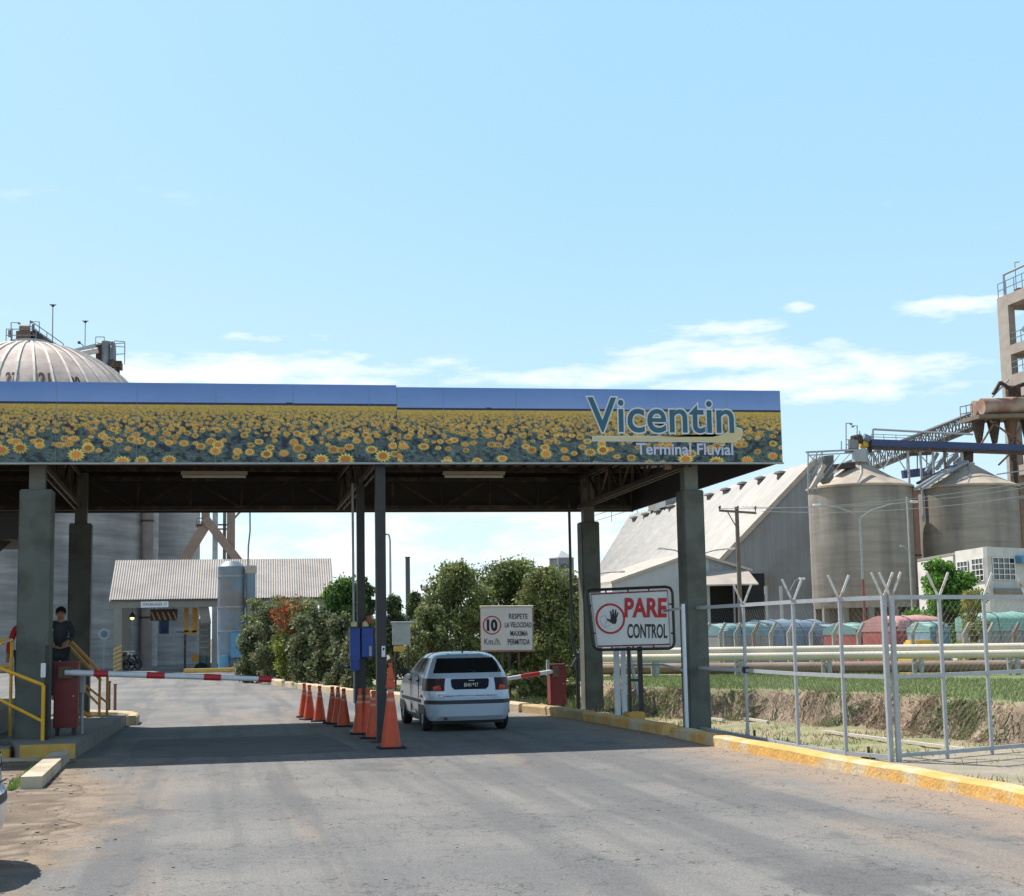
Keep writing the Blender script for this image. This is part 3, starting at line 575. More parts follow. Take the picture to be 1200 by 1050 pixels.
# L-shaped stone edging of the planting bed
ed = thing('edging_stone', 'pale L shaped concrete edging left on the dirt in front of the island', 'edging')
edge_m = pm('pale_edging_concrete', (.52, .45, .34), .14, 4, .85, bump=.35, bscale=18, col2=(.36, .27, .18), c2scale=2)
def bar(p, q, wd, z0, z1):
    p = Vector(p); q = Vector(q); d = (q-p).normalized(); nrm = Vector((d.y, -d.x)); a, b_, c_, d_ = p, q, q-nrm*wd, p-nrm*wd
    m = MB().prism([(v.x, v.y, z0) for v in (a, b_, c_, d_)], (0, 0, z1-z0)); return m
bar((-1.93, 18.5), (-1.98, 22.6), .24, -.05, .14).build('long_bar', edge_m, ed)
bar((-2.23, 22.6), (-3.3, 22.75), -.12, -.05, .05).build('cross_bar', edge_m, ed)
n = 500; y = rng.uniform(18.3, 22.3, n); x = -2.22-np.abs(rng.normal(0, .05, n))
tag(blades('edging_weeds', np.stack([x, y, 0*x], 1), np.stack([rng.normal(-.01, .03, n), rng.normal(0, .03, n), rng.uniform(.03, .10, n)], 1), rng.uniform(.008, .016, n), pick([(.12, .24, .03), (.20, .28, .07)], n), blade_m), kind='stuff')

# ------------------------------------------------------------------ barriers
def cabinet(root, x, y, z, wd, dp, h, leg=.12):
    o = MB().bbox((x-wd/2, y-dp/2, z+leg), (x+wd/2, y+dp/2, z+h), .012).build('cabinet', red_paint, root)
    MB().bbox((x-wd/2-.012, y-dp/2-.012, z+h+.001), (x+wd/2+.012, y+dp/2+.012, z+h+.035), .006).build('lid', red_paint, o)
    MB().box((x-wd/2+.03, y-dp/2-.006, z+leg+.05), (x+wd/2-.03, y-dp/2-.001, z+h-.06)).build('door', red_paint, o)
    MB().cyl((x+wd/2-.07, y-dp/2-.02, z+h*.55), (x+wd/2-.07, y-dp/2, z+h*.55), .014).build('lock', steel_grey, o)
    for s in (-1, 1): MB().box((x+s*(wd/2-.06)-.03, y-dp/2+.05, z-.02), (x+s*(wd/2-.06)+.03, y+dp/2-.05, z+leg)).build('foot', steel_black, root)
def arm(root, p, q, r, bands, r1=None):
    p = Vector(p); q = Vector(q); o = MB().cyl(p, q, r, r1 or r*.8, n=12).build('arm', pm('arm_white_paint', (.66, .67, .71), .1, 6, .5), root, smooth=True); d = q-p
    for a, b_ in bands: MB().cyl(p+d*a, p+d*b_, r*1.05, r*1.02, n=12).build('red_band', red_band, o)
b1 = thing('barrier_gate', 'lowered striped barrier with red cabinet beside the left column', 'barrier', group='red cabinet barriers with striped arms')
pc = at(77.5, 820, 24.85); cabinet(b1, pc.x, 24.95, .22, .37, .36, at(77, 778, 24.78).z-.22)
p0 = at(76, 788, 24.72); p1 = at(318, 796, 24.72); L_ = p1.x-p0.x
def fr(u_): return (at(u_, 792, 24.72).x-p0.x)/L_
arm(b1, p0, p1, .050, [(fr(110), fr(127)), (fr(172), fr(193)), (fr(239), fr(259)), (fr(303), fr(318)+.001)], .042)
MB().box((p0.x-.1, 24.69, p0.z-.09), (p0.x+.12, 24.765, p0.z+.09)).build('arm_bracket', steel_rust, b1)
g0 = at(91, 812, 25.2); g1 = at(100, 790, 25.2); MB().bbox((g0.x, 25.1, g0.z), (g1.x, 25.3, g1.z), .01).cyl((g0.x+.07, 25.2, .2), (g0.x+.07, 25.2, g0.z), .03).build('control_box', steel_grey, b1)
b2 = thing('barrier_gate', 'lowered barrier with red cabinet behind the car at the right kerb', 'barrier', group='red cabinet barriers with striped arms')
cabinet(b2, 7.17, 31.2, .16, .34, .34, at(657, 780, 31.03).z-.16, .02)
p0 = at(649, 786.5, 31.0); p1 = Vector((4.25, 30.2, p0.z-.33)); arm(b2, p0, p1, .045, [(.12, .27), (.5, .66)])
MB().box((p0.x-.03, 30.94, p0.z-.12), (p0.x+.1, 31.02, p0.z+.1)).build('arm_bracket', steel_rust, b2)
MB().bbox((6.93, 31.02, .78), (6.99, 31.12, 1.12), .008).build('control_box', steel_grey, b2)
# ------------------------------------------------------------------ cones
def make_cone(h, r, label):
    t_ = thing('traffic_cone', label, 'cone', group='orange cones down the middle of the lanes')
    prof = [(r*1.02, .02), (r*.98, .05)]
    for i in range(1, 9): f_ = i/8; prof.append((r*(1-f_)+.028*f_, .05+(h-.05)*f_))
    prof.append((.0, h+.004))
    MB().lathe((0, 0, 0), prof, 20).build('body', orange_cone, t_, smooth=True)
    MB().bbox((-r*1.35, -r*1.35, 0), (r*1.35, r*1.35, .03), .01).build('base', rubber, t_)
    for a in (.70, .84):
        ra = lambda f_: (r*(1-f_)+.028*f_)*1.02+.001
        MB().lathe((0, 0, 0), [(ra(a), .05+(h-.05)*a), (ra(a+.055), .05+(h-.05)*(a+.055))], 20).build('band', cone_band, t_, smooth=True)
    MB().lathe((0, 0, 0), [(.036, h-.012), (.040, h+.012), (.036, h+.04), (0, h+.044)], 14).build('cap', orange_cone, t_, smooth=True)
    return t_
cb = [((356.8, 841), 'farthest small orange cone of the row, at its left end'), ((363, 844), 'second farthest orange cone, bright and sunlit'), ((375, 846), 'third farthest orange cone, standing alone before a gap'),
      ((390, 848), 'fourth farthest orange cone, first one past the gap'), ((396.7, 849), 'fifth farthest orange cone, half hidden by the one before it'), ((403.5, 852), 'sixth farthest orange cone, beside the thin terminal stand'),
      ((423, 861), 'orange cone standing at the foot of the rear steel post, on its left'), ((432, 861), 'orange cone standing just right of the rear steel post foot'), ((439, 866), 'orange cone squeezed behind the left side of the front steel post')]
c0 = make_cone(.67, .125, cb[0][1])
for i, (p, lab) in enumerate(cb):
    g_ = gnd(*p); s = 1.0 if i < 6 else 1.1
    if i == 0: c0.location = (g_.x, g_.y+.1, .004)
    else: dup(c0, (g_.x, g_.y+.1, .004), random.uniform(-.6, .6), lab, scale=(s, s, s))
c10 = make_cone(.98, .155, 'tallest and nearest orange cone with a second cone top on it'); g_ = gnd(459.5, 878); c10.location = (g_.x, g_.y+.13, .004)
MB().lathe((0, 0, 0), [(.075, .90), (.078, .93), (.05, 1.02), (.058, 1.03), (.055, 1.06), (.028, 1.22), (.034, 1.23), (.030, 1.27), (0, 1.275)], 16).build('second_cone_top', orange_cone, c10, smooth=True)
MB().lathe((0, 0, 0), [(.066, .955), (.060, .985)], 16).build('cap_band', steel_black, c10)
# ------------------------------------------------------------------ card terminal on the middle posts
tm = thing('card_terminal', 'deep blue card terminal boxes hung on the rear steel post with warning lamps on top', 'terminal')
def pbox(u0, v0, u1, v1, y, dp, name, m, par, ch=.008):
    a, b_ = at(u0, v1, y), at(u1, v0, y); return MB().bbox((a.x, y, a.z), (b_.x, y+dp, b_.z), ch).build(name, m, par)
f1 = pbox(410.5, 735, 422, 774, 26.9, .18, 'box', blue_box, tm); f2 = pbox(424, 735, 438.5, 770, 26.9, .18, 'box', blue_box, tm)
pbox(409.6, 734, 439, 736, 26.88, .22, 'hood', steel_black, tm); pbox(437.6, 736, 440, 770, 26.89, .2, 'side_frame', steel_black, tm)
pbox(411, 774.5, 421.5, 786, 26.9, .15, 'lower_box', blue_box, tm); pbox(432.5, 757, 435.5, 769, 26.88, .02, 'label_plate', steel_grey, f2, .002)
for (u_, v_, m_) in ((415, 731, pm('cream_lens', (.6, .5, .3), .1, 5, .3)), (428, 731, MATS['cream_lens']), (432.5, 724, pm('red_lens', (.30, .04, .03), .1, 5, .3))):
    q = at(u_, v_, 26.98); MB().lathe((q.x, q.y, q.z), [(.05, -.1), (.06, -.03), (.05, .03), (.0, .06)], 12).build('warning_lamp', m_, tm, smooth=True)
q = at(417.5, 786, 27.0); MB().cyl((q.x, 27.0, 0), (q.x, 27.0, q.z), .026).box((q.x-.14, 26.9, 0), (q.x+.14, 27.1, .012)).build('stand', steel_black, tm)
q1 = at(395, 782, 27.0); q2 = at(417, 782, 27.0); MB().beam(q1, q2, .04, .04).cyl(at(397, 776, 27), at(397, 790, 27), .014).build('reader_arm', steel_black, tm)
t2 = thing('card_reader', 'small white card reader plate fixed on the front steel post', 'card reader')
pbox(447.5, 757, 451.5, 770, 24.08, .07, 'plate', white_paint, t2, .005); pbox(448.6, 759, 450.6, 762, 24.074, .006, 'slot', steel_black, t2, .001)
t3 = thing('card_reader', 'white card reader on a black post in front of the leftmost canopy column', 'card reader')
q = at(55, 800, 23.9); MB().box((q.x-.035, 23.87, .22), (q.x+.035, 23.94, at(55, 756, 23.9).z)).build('post', steel_black, t3); pbox(47.5, 777, 53.5, 794, 23.8, .08, 'reader', white_paint, t3, .006)
# ------------------------------------------------------------------ signs
def quad_face(root, name, uv, y, dp, m):
    pts = [at(u_, v_, y) for u_, v_ in uv]; return MB().prism(pts, (0, dp, 0)).build(name, m, root)
ps = thing('stop_control_sign', 'white PARE CONTROL sign with a hand in a red ring, in a black tube frame', 'sign')
YS = 27.6
quad_face(ps, 'board', [(691, 695), (783.5, 690.5), (787, 756.5), (699, 759)], YS, .03, sign_white)
bo = [(692.3, 696.4), (782.3, 692), (785.7, 755), (700.2, 757.4)]; pts = [at(*p, YS-.004) for p in bo]
mb = MB()
for i in range(4): mb.beam(pts[i], pts[(i+1) % 4], .003, .028)
mb.build('border', pm('maroon_border', (.22, .02, .03), .1, 5, .5), ps)
fp = [(692, 691.5), (780, 687.6), (785.5, 689), (788, 694), (790.3, 752), (789, 757.5), (784, 760), (703, 761.5), (697.5, 759.5), (695, 755), (688, 698), (688.5, 693.5)]
fpts = [at(*p, YS+.0) for p in fp]; MB().tube(fpts+[fpts[0]], .028, 8).build('tube_frame', steel_black, ps)
mb = MB()
for a_, b_ in (((710, 691), (710, 695)), ((736, 689.5), (736, 694)), ((760, 688.5), (760, 692.5)), ((783.5, 708), (789, 708)), ((786, 742), (790, 742)), ((766, 756), (766, 760)), ((742, 757), (742, 761)), ((717, 758), (717, 761.5)), ((689.5, 710), (693, 710)), ((694, 742), (698, 742))):
    MB().cyl(at(*a_, YS+.01), at(*b_, YS+.01), .016).build('frame_clip', steel_black, ps)
mb = MB(); YP = 27.66
for u_ in (736.5, 749.5): a_ = at(u_, 762, YP); mb.beam((a_.x, YP, .05), (a_.x, YP, a_.z+.6), .09 if u_ > 740 else .06, .05)
a_ = at(737, 797, YP); b_ = at(749, 797, YP); mb.beam(a_, b_, .04, .05); mb.build('leg', steel_black, ps)
g0 = at(735, 846, YP-.1); MB().bbox((g0.x, 27.45, -.05), (g0.x+.33, 27.85, at(740, 834, YP).z), .02).build('footing', yellow_paint, ps)
def tpx(name, s, u0, v0, u1, v1, y, m, par, off=.02, shear=0):
    """lettering between lower left pixel (u0,v1) and upper right (u1,v0)"""
    a = at(u0, v1, y); b_ = at(u1, v1, y); c_ = at(u0, v0, y); return text(name, s, a, (b_-a), (0, 0, 1), (b_-a).length, c_.z-a.z, m, par, off, .003, shear)
tpx('lettering', 'PARE', 732.5, 701.5, 780.5, 722.5, YS-.004, sign_red, ps, .035, .04)
tpx('lettering', 'CONTROL', 735.5, 731.5, 782, 747.5, YS-.004, sign_black, ps, .02, .02)
def ring(root, u_, v_, rpx, wpx, y, m, name='red_ring'):
    c_ = at(u_, v_, y); r = rpx/F*y*1.02; wd = wpx/F*y; vs = []; k = 48
    for i in range(k):
        a = 2*PI*i/k
        for rr2 in (r-wd/2, r+wd/2): vs += [(c_.x+rr2*math.cos(a), y, c_.z+rr2*math.sin(a))]
    return MB().add(vs, [(2*i, 2*i+1, (2*i+3) % (2*k), (2*i+2) % (2*k)) for i in range(k)]).build(name, m, root)
ring(ps, 715.3, 725, 16.8, 2.6, YS-.004, sign_red)
hand = thing  # keep names short below
mb = MB()
def stroke(mb, a, b_, r0_, r1_, y):
    a = at(*a, y); b_ = at(*b_, y); d = (b_-a); nrm = Vector((-d.z, 0, d.x)).normalized(); sc_ = y/F
    vs = [a+nrm*r0_*sc_, a-nrm*r0_*sc_]; k = 6
    for i in range(k+1):
        an = PI*i/k; vs.append(b_-nrm*math.cos(an)*r1_*sc_+d.normalized()*math.sin(an)*r1_*sc_)
    mb.add(vs, [tuple(range(len(vs)))])
for a_, b_, r_ in (((716.6, 722), (715.4, 716.5), 1.0), ((718.6, 721.5), (718.3, 714.6), 1.05), ((720.6, 722), (721.6, 715.2), 1.0), ((722.3, 723), (724, 718.2), .9)): stroke(mb, a_, b_, 1.15, r_*.9, YS-.004-.0004*len(mb.v)/9)
stroke(mb, (717.5, 729), (711.6, 725.6), 1.5, .8, YS-.0065)
pz = [(716, 721.5), (719, 720.8), (722.6, 722), (723, 727), (721.5, 731), (717.5, 731), (714.8, 728.4)]; mb.add([at(*p, YS-.007) for p in pz], [tuple(range(7))])
mb.build('hand_symbol', sign_black, ps)
mb = MB(); face = [(706, 722), (703.5, 724), (703, 727), (705, 729.5), (704, 731.5), (707, 733)]; pf = [at(*p, YS-.004) for p in face]
for a_, b_ in zip(pf[:-1], pf[1:]): mb.beam(a_, b_, .002, .008)
pf = [at(*p, YS-.004) for p in ((706, 722), (709, 721.5), (711, 724), (711.5, 728), (709, 731), (708, 736), (711, 733.5), (715, 733))]
for a_, b_ in zip(pf[:-1], pf[1:]): mb.beam(a_, b_, .002, .008)
mb.build('face_outline', pm('thin_grey_line', (.35, .36, .38), .1, 5), ps)

ss = thing('speed_limit_sign', 'white 10 Km./h speed limit sign on posts in front of the green trees', 'sign')
Y1 = 35.0
quad_face(ss, 'board', [(563.5, 712.5), (623.5, 711.5), (624, 762), (564.5, 762.5)], Y1, .04, sign_white)
MB().tube([at(562.5, 711.3, Y1), at(624.8, 710.8, Y1)], .03).build('top_rail', pm('cream_rail', (.6, .56, .48), .1, 6), ss)
MB().tube([at(564, 763, Y1), at(624, 762.6, Y1)], .02).tube([at(563.5, 712, Y1+.03), at(564.4, 763, Y1+.03)], .018).tube([at(624, 711, Y1+.03), at(624.3, 763, Y1+.03)], .018).build('edge_frame', pm('pinkish_rust_edge', (.36, .20, .17), .2, 6), ss)
for u_ in (589, 597, 608): a_ = at(u_, 762, Y1+.06); MB().cyl((a_.x, Y1+.06, 0), a_, .025).build('leg', steel_dark, ss)
ring(ss, 576.6, 732.7, 10.2, 1.5, Y1-.004, sign_red)
tpx('lettering', '10', 571.3, 726.6, 582.3, 738.8, Y1-.004, sign_black, ss, .05)
tpx('lettering', 'Km./h.', 567.8, 748, 587, 755.6, Y1-.004, pm('grey_blue_lettering', (.07, .075, .10), .1, 6), ss, .0)
gb = MATS['grey_blue_lettering']
for s_, u0_, u1_, v0_, v1_ in (('RESPETE', 596.6, 618.4, 719.2, 725.2), ('LA VELOCIDAD', 591.8, 623, 729.2, 735.2), ('MAXIMA', 598.2, 618.6, 739.2, 745.2), ('PERMITIDA', 595.2, 621, 749, 755.4)):
    tpx('lettering', s_, u0_, v0_, u1_, v1_, Y1-.004, gb, ss, .012)
bk = thing('small_notice_board', 'pale grey notice board with an orange plate under it, left of the car roof', 'notice board')
quad_face(bk, 'board', [(459.5, 730.5), (481, 730.5), (481, 756), (460, 756)], 42, .04, steel_grey)
MB().tube([at(458, 729.6, 42), at(485, 729.6, 42)], .03).build('top_rail', steel_grey, bk); quad_face(bk, 'orange_plate', [(461.5, 757), (474, 757), (474, 763.5), (461.5, 763.5)], 42, .03, yellow_paint)
for u_ in (463, 478): a_ = at(u_, 731, 42.05); MB().cyl((a_.x, 42.05, 0), a_, .03).build('leg', steel_dark, bk)
# ------------------------------------------------------------------ the car
def make_car(label, paint, gname=None):
    t_ = thing('parked_car', label, 'car', group=gname)
    lv = [(.20, .10, 3.80, .70, .16), (.28, .02, 3.92, .755, .26), (.49, -.005, 3.97, .79, .32), (.56, 0, 3.965, .79, .32), (.615, .035, 3.93, .785, .32), (.72, .05, 3.86, .785, .32), (.80, .058, 3.75, .782, .32), (.94, .085, 3.42, .765, .32),
          (1.0, .13, 2.96, .742, .32), (1.03, .155, 2.88, .725, .31), (1.17, .27, 2.50, .665, .29), (1.29, .42, 2.20, .595, .27), (1.335, .52, 2.06, .55, .26), (1.375, .68, 1.92, .47, .24), (1.40, .95, 1.7, .32, .18)]
    KR, KC, KS = 12, 6, 16
    def outline(z, yr, yf, wd, r):
        pts = []
        for i in range(KR): pts.append((-wd+r+(2*wd-2*r)*i/KR, yr, z))
        for i in range(KC): a = -PI/2+PI/2*i/KC; pts.append((wd-r+r*math.cos(a), yr+r+r*math.sin(a), z))
        for i in range(KS): pts.append((wd, yr+r+(yf-yr-2*r)*i/KS, z))
        for i in range(KC): a = PI/2*i/KC; pts.append((wd-r+r*math.cos(a), yf-r+r*math.sin(a), z))
        for i in range(KR): pts.append((wd-r-(2*wd-2*r)*i/KR, yf, z))
        for i in range(KC): a = PI/2+PI/2*i/KC; pts.append((-wd+r+r*math.cos(a), yf-r+r*math.sin(a), z))
        for i in range(KS): pts.append((-wd, yf-r-(yf-yr-2*r)*i/KS, z))
        for i in range(KC): a = PI+PI/2*i/KC; pts.append((-wd+r+r*math.cos(a), yr+r+r*math.sin(a), z))
        return pts
    # gently bowed rear and bumper
    rings = []
    for l in lv:
        q = []
        for (x, y, z) in outline(*l):
            if y < (l[1]+l[2])/2: y += .085*(x/l[3])**2*(1 if z < 1.0 else .9)
            else: y -= .16*(x/l[3])**2
            q.append(Vector((x, y, z)))
        rings.append(q)
    n = len(rings[0]); sR = KR+KC; sF = sR+KS+KC; sL = sF+KR+KC
    body = MB(); fr_ = {}
    def part(key): return fr_.setdefault(key, MB())
    for k in range(len(rings)-1):
        z0 = lv[k][0]
        for i in range(n):
            j = (i+1) % n; f = [rings[k][i], rings[k][j], rings[k+1][j], rings[k+1][i]]
            tgt = body
            if z0 in (1.03, 1.17):
                if i < KR+3 or i >= n-3: tgt = part('rear_window')
                if sF-KC+2 <= i < sF+KR+KC-2: tgt = part('windscreen')
                if sR <= i < sR+KS:
                    q = i-sR; tgt = body if q in (0, 1, 6) or q >= KS-1 else part('side_window_a' if q < 6 else 'side_window_b')
                if sL <= i < sL+KS:
                    q = KS-1-(i-sL); tgt = body if q in (0, 1, 6) or q >= KS-1 else part('side_window_c' if q < 6 else 'side_window_d')
            elif z0 in (.72, .80):
                if KR <= i < sR+1: tgt = part('tail_light_r')
                if i >= n-KC-1: tgt = part('tail_light_l')
            elif z0 == .49: tgt = part('bumper_strip') if (i < KR+KC or i >= n-KC) else body
            tgt.add(f, [(0, 1, 2, 3)])
    body.add(rings[-1], [tuple(range(n))]); body.add(rings[0], [tuple(range(n-1, -1, -1))])
    def weld(o):
        bm = bmesh.new(); bm.from_mesh(o.data); bmesh.ops.remove_doubles(bm, verts=bm.verts[:], dist=.0005); bm.to_mesh(o.data); bm.free()
        o.data.polygons.foreach_set('use_smooth', [True]*len(o.data.polygons)); o.data.set_sharp_from_angle(angle=R(32)); return o
    weld(body.build('body', paint, t_))
    for k, m in fr_.items():
        nm = 'tail_light' if 'tail' in k else 'side_window' if 'side' in k else k
        mt = glass_dark if 'win' in k else pm('smoked_tail_lens', (.03, .008, .010), .1, 4, .35, spec=.25) if 'tail' in k else pm('black_bumper_strip', (.02, .022, .03), .1, 8, .5)
        o = weld(m.build(nm, mt, t_))
        if 'tail' in k:
            s = 1 if k.endswith('_r') else -1
            MB().prism([(s*.52, .092, .735), (s*.66, .176, .735), (s*.66, .184, .80), (s*.54, .104, .82)], (0, -.014, 0)).build('red_lens', pm('red_brake_lens', (.55, .015, .012), .08, 5, .2), o)
    # plate panel, plate, badges, tailgate line
    pl = [(-.33, .93), (-.35, .90), (-.335, .79), (-.29, .745), (.29, .745), (.335, .79), (.35, .90), (.33, .93)]
    po = MB().prism([(x, .052+(z-.72)*.13+.05*(x/.77)**2-.012, z) for x, z in pl], (0, .02, 0)).build('plate_panel', pm('dark_blue_plate_panel', (.008, .010, .025), .1, 4, .6, spec=.2), t_)
    MB().box((-.135, .030, .775), (.165, .038, .875)).build('number_plate', pm('black_number_plate', (.01, .011, .015), .1, 4, .6, spec=.2), po)
    text('plate_number', 'BHH 917', (-.115, .028, .79), (1, 0, 0), (0, 0, 1), .255, .065, pm('grey_plate_lettering', (.55, .56, .56), .05, 4, .5), po, .02, .003)
    MB().box((-.03, .03, .893), (.07, .045, .903)).build('plate_lamp', pm('plate_lamp_chrome', (.7, .7, .7), .05, 3, .3), po)
    MB().box((-.62, .052, .668), (-.44, .075, .688)).build('badge', pm('chrome_badge', (.7, .72, .74), .05, 3, .3, .8), t_)
    MB().box((-.5, .030, .634), (.5, .045, .640)).build('tailgate_gap', sign_black, t_)
    MB().cyl((0, .80, 1.38), (0, .66, 1.48), .005).cyl((0, .80, 1.37), (0, .8, 1.40), .02).build('aerial', sign_black, t_)
    MB().beam((-.28, .33, 1.185), (.12, .17, 1.045), .02, .014).build('rear_wiper', sign_black, t_)
    for s in (-1, 1):
        for y in (1.05, 2.0): MB().box((s*.772, y, .30), (s*.7925, y+.008, .98)).build('door_gap', sign_black, t_)
        for y in (1.14, 2.08): MB().bbox((s*.775, y, .86), (s*.80, y+.16, .895), .006).build('door_handle', sign_black, t_)
        MB().box((s*.782, .75, .50), (s*.796, 3.2, .56)).build('side_strip', MATS['black_bumper_strip'], t_)
        m = MB().bbox((s*.78, 2.42, .98), (s*.95, 2.50, 1.10), .03).beam((s*.70, 2.46, .99), (s*.82, 2.46, 1.02), .04, .03).build('mirror', steel_black, t_, smooth=True)
        for y in (.72, 3.18):
            o = MB().lathe((0, 0, 0), [(.17, -.085), (.27, -.085), (.292, -.06), (.295, 0), (.292, .06), (.27, .085), (.17, .085)], 28).build('wheel', rubber, t_, smooth=True, xf=Matrix.Translation((s*.695, y, .295)) @ Matrix.Rotation(PI/2, 4, 'Y'))
            MB().lathe((0, 0, 0), [(0, .06), (.05, .075), (.09, .055), (.15, .06), (.175, .075), (.175, -.07), (0, -.07)], 20).build('rim', pm('silver_hubcap', (.4, .41, .43), .1, 5, .35, .5), o, smooth=True, xf=Matrix.Translation((s*.695, y, .295)) @ Matrix.Rotation(s*PI/2, 4, 'Y'))
            vs = [(s*.787, y+.345*math.cos(a), max(.20, .30+.345*math.sin(a))) for a in [PI*i/14 for i in range(15)]]
            MB().prism(vs, (-s*.02, 0, 0)).build('wheel_arch', sign_black, t_)
        MB().prism([(s*.42, 3.90, .62), (s*.68, 3.84, .62), (s*.70, 3.66, .75), (s*.46, 3.80, .75)], (0, .03, 0)).build('headlight', pm('headlight_glass', (.6, .62, .65), .05, 3, .1), t_)
    MB().cyl((-.45, .02, .24), (-.45, .5, .24), .025).build('exhaust_pipe', steel_dark, t_)
    MB().box((-.66, .3, .14), (.66, 3.6, .22)).build('underbody', sign_black, t_)
    return t_
silver = pm('silver_blue_car_paint', (.50, .57, .68), .04, 2, .3, .12, coat=.7)
car = make_car('silver hatchback waiting in the right hand lane under the canopy, seen from behind', silver)
car.location = (4.43, 25.95, .004); car.rotation_euler = (0, 0, R(.8)); car.scale = (.97, 1, .985)
c2 = dup(car, (-1.555, 12.05, -.004), R(88), 'silver car of which only one bumper corner shows at the left edge of the picture')
c2.scale = (1, 1, 1)
c3 = make_car('dark car behind the yellow handrail at the far left edge', pm('near_black_car_paint', (.015, .016, .022), .1, 2, .25, coat=.6))
c3.location = (-7.6, 35.0, .004); c3.scale = (1.15, 1.1, 1.25); c3.rotation_euler = (0, 0, R(20))
# ------------------------------------------------------------------ people
def skinned(name, vs, es, rad, mat, parent, root=0, sub=1):
    me = bpy.data.meshes.new(name); me.from_pydata([tuple(v) for v in vs], es, []); o = bpy.data.objects.new(name, me); C.objects.link(o)
    md = o.modifiers.new('s', 'SKIN'); md.use_smooth_shade = True
    for i, sv in enumerate(me.skin_vertices[0].data): sv.radius = (rad[i], rad[i]); sv.use_root = (i == root)
    m2 = o.modifiers.new('u', 'SUBSURF'); m2.levels = sub; m2.render_levels = sub
    dg = bpy.context.evaluated_depsgraph_get(); me2 = bpy.data.meshes.new_from_object(o.evaluated_get(dg)); me2.name = name
    o.modifiers.clear(); o.data = me2; bpy.data.meshes.remove(me); me2.materials.clear(); me2.materials.append(mat)
    me2.polygons.foreach_set('use_smooth', [True]*len(me2.polygons))
    if parent is not None: o.parent = parent
    return o
skin_m = pm('skin', (.36, .19, .12), .06, 9, .55); hair_m = pm('dark_hair', (.02, .015, .012), .2, 20, .6)
def person(label, loc, rz, shirt, trousers, hands, h=1.72, lean=0.0):
    t_ = thing('person', label, 'person', loc, rz); k = h/1.72; V = lambda x, y, z: Vector((x*k, (y+lean*max(0, z-.95))*k, z*k))
    hips, chest, neck, head = V(0, 0, .95), V(0, .01, 1.28), V(0, .01, 1.47), V(0, -.0, 1.60)
    vs = [hips, V(0, .0, 1.12), chest, V(0, .0, 1.42), neck, V(0, -.01, 1.56), V(0, -.015, 1.655)]
    es = [(0, 1), (1, 2), (2, 3), (3, 4), (4, 5), (5, 6)]; rd = [.13, .125, .145, .08, .052, .082, .078]
    arms = []
    for s, hd in ((-1, hands[0]), (1, hands[1])):
        sh = V(s*.18, .01, 1.40); hand = V(*hd); mid = (sh+hand)/2+Vector((s*.09, .07, -.06))*k
        b0 = len(vs); vs += [sh, mid, hand]; es += [(3, b0), (b0, b0+1), (b0+1, b0+2)]; rd += [.058, .043, .03]; arms.append((sh, mid, hand))
        d = (hand-mid).normalized(); pm_ = hand+d*.06*k; vs.append(pm_); es.append((b0+2, b0+3)); rd.append(.033); side = d.cross(Vector((0, 0, 1))).normalized()
        for q in range(4):
            f0 = pm_+side*(.024-.016*q)*k+d*.03*k; f1 = f0+(d*.03+Vector((0, 0, -.018)))*k*(1-.12*abs(q-1.3)); b1_ = len(vs); vs += [f0, f1]; es += [(b0+3, b1_), (b1_, b1_+1)]; rd += [.010, .008]
        b1_ = len(vs); th = hand+d*.03*k+side*.035*s*k; vs += [th, th+(d*.03+side*.012*s)*k]; es += [(b0+2, b1_), (b1_, b1_+1)]; rd += [.012, .009]
    for s in (-1, 1):
        b0 = len(vs); vs += [V(s*.095, 0, .90), V(s*.10, -.015, .50), V(s*.10, .02, .09), V(s*.11, -.12, .035)]; es += [(0, b0), (b0, b0+1), (b0+1, b0+2), (b0+2, b0+3)]; rd += [.085, .058, .042, .035]
    skinned('body', vs, es, [r_*k for r_ in rd], skin_m, t_)
    tv = [hips+Vector((0, 0, -.02)), V(0, 0, 1.12), chest, V(0, .0, 1.41)]; te = [(0, 1), (1, 2), (2, 3)]; tr = [.148, .140, .162, .098]
    for (sh, mid, hand) in arms:
        b0 = len(tv); tv += [sh, mid, mid.lerp(hand, .8)]; te += [(3, b0), (b0, b0+1), (b0+1, b0+2)]; tr += [.074, .058, .046]
    skinned('shirt', tv, te, [r_*k for r_ in tr], shirt, t_)
    tv = [hips+Vector((0, 0, -.02))]; te = []; tr = [.142]
    for s in (-1, 1): b0 = len(tv); tv += [V(s*.095, 0, .88), V(s*.10, -.015, .50), V(s*.10, .02, .08)]; te += [(0, b0), (b0, b0+1), (b0+1, b0+2)]; tr += [.102, .075, .06]
    skinned('trousers', tv, te, [r_*k for r_ in tr], trousers, t_)
    hc = V(0, .012, 1.645); mb = MB(); m = bmesh.new(); bmesh.ops.create_uvsphere(m, u_segments=16, v_segments=10, radius=.098*k)
    bmesh.ops.delete(m, geom=[v for v in m.verts if v.co.z < -.01*k+(.055*k if v.co.y < -.03*k else -.03*k)], context='VERTS')
    m.verts.ensure_lookup_table(); mb.add([v.co+hc for v in m.verts], [[v.index for v in f.verts] for f in m.faces]); m.free(); mb.build('hair', hair_m, t_, smooth=True)
    for s in (-1, 1):
        q = V(s*.03, -.088, 1.615); MB().lathe(q, [(0, -.010), (.011, 0), (0, .010)], 8).build('eye', sign_black, t_, smooth=True)
        q = V(s*.083, .0, 1.60); MB().lathe(q, [(0, -.03), (.016, -.01), (.018, .015), (0, .03)], 8).build('ear', skin_m, t_, smooth=True)
    MB().prism([V(-.014, -.085, 1.575), V(.014, -.085, 1.575), V(0, -.085, 1.62)], V(0, -.02, -.0)-V(0, 0, 0)).build('nose', skin_m, t_)
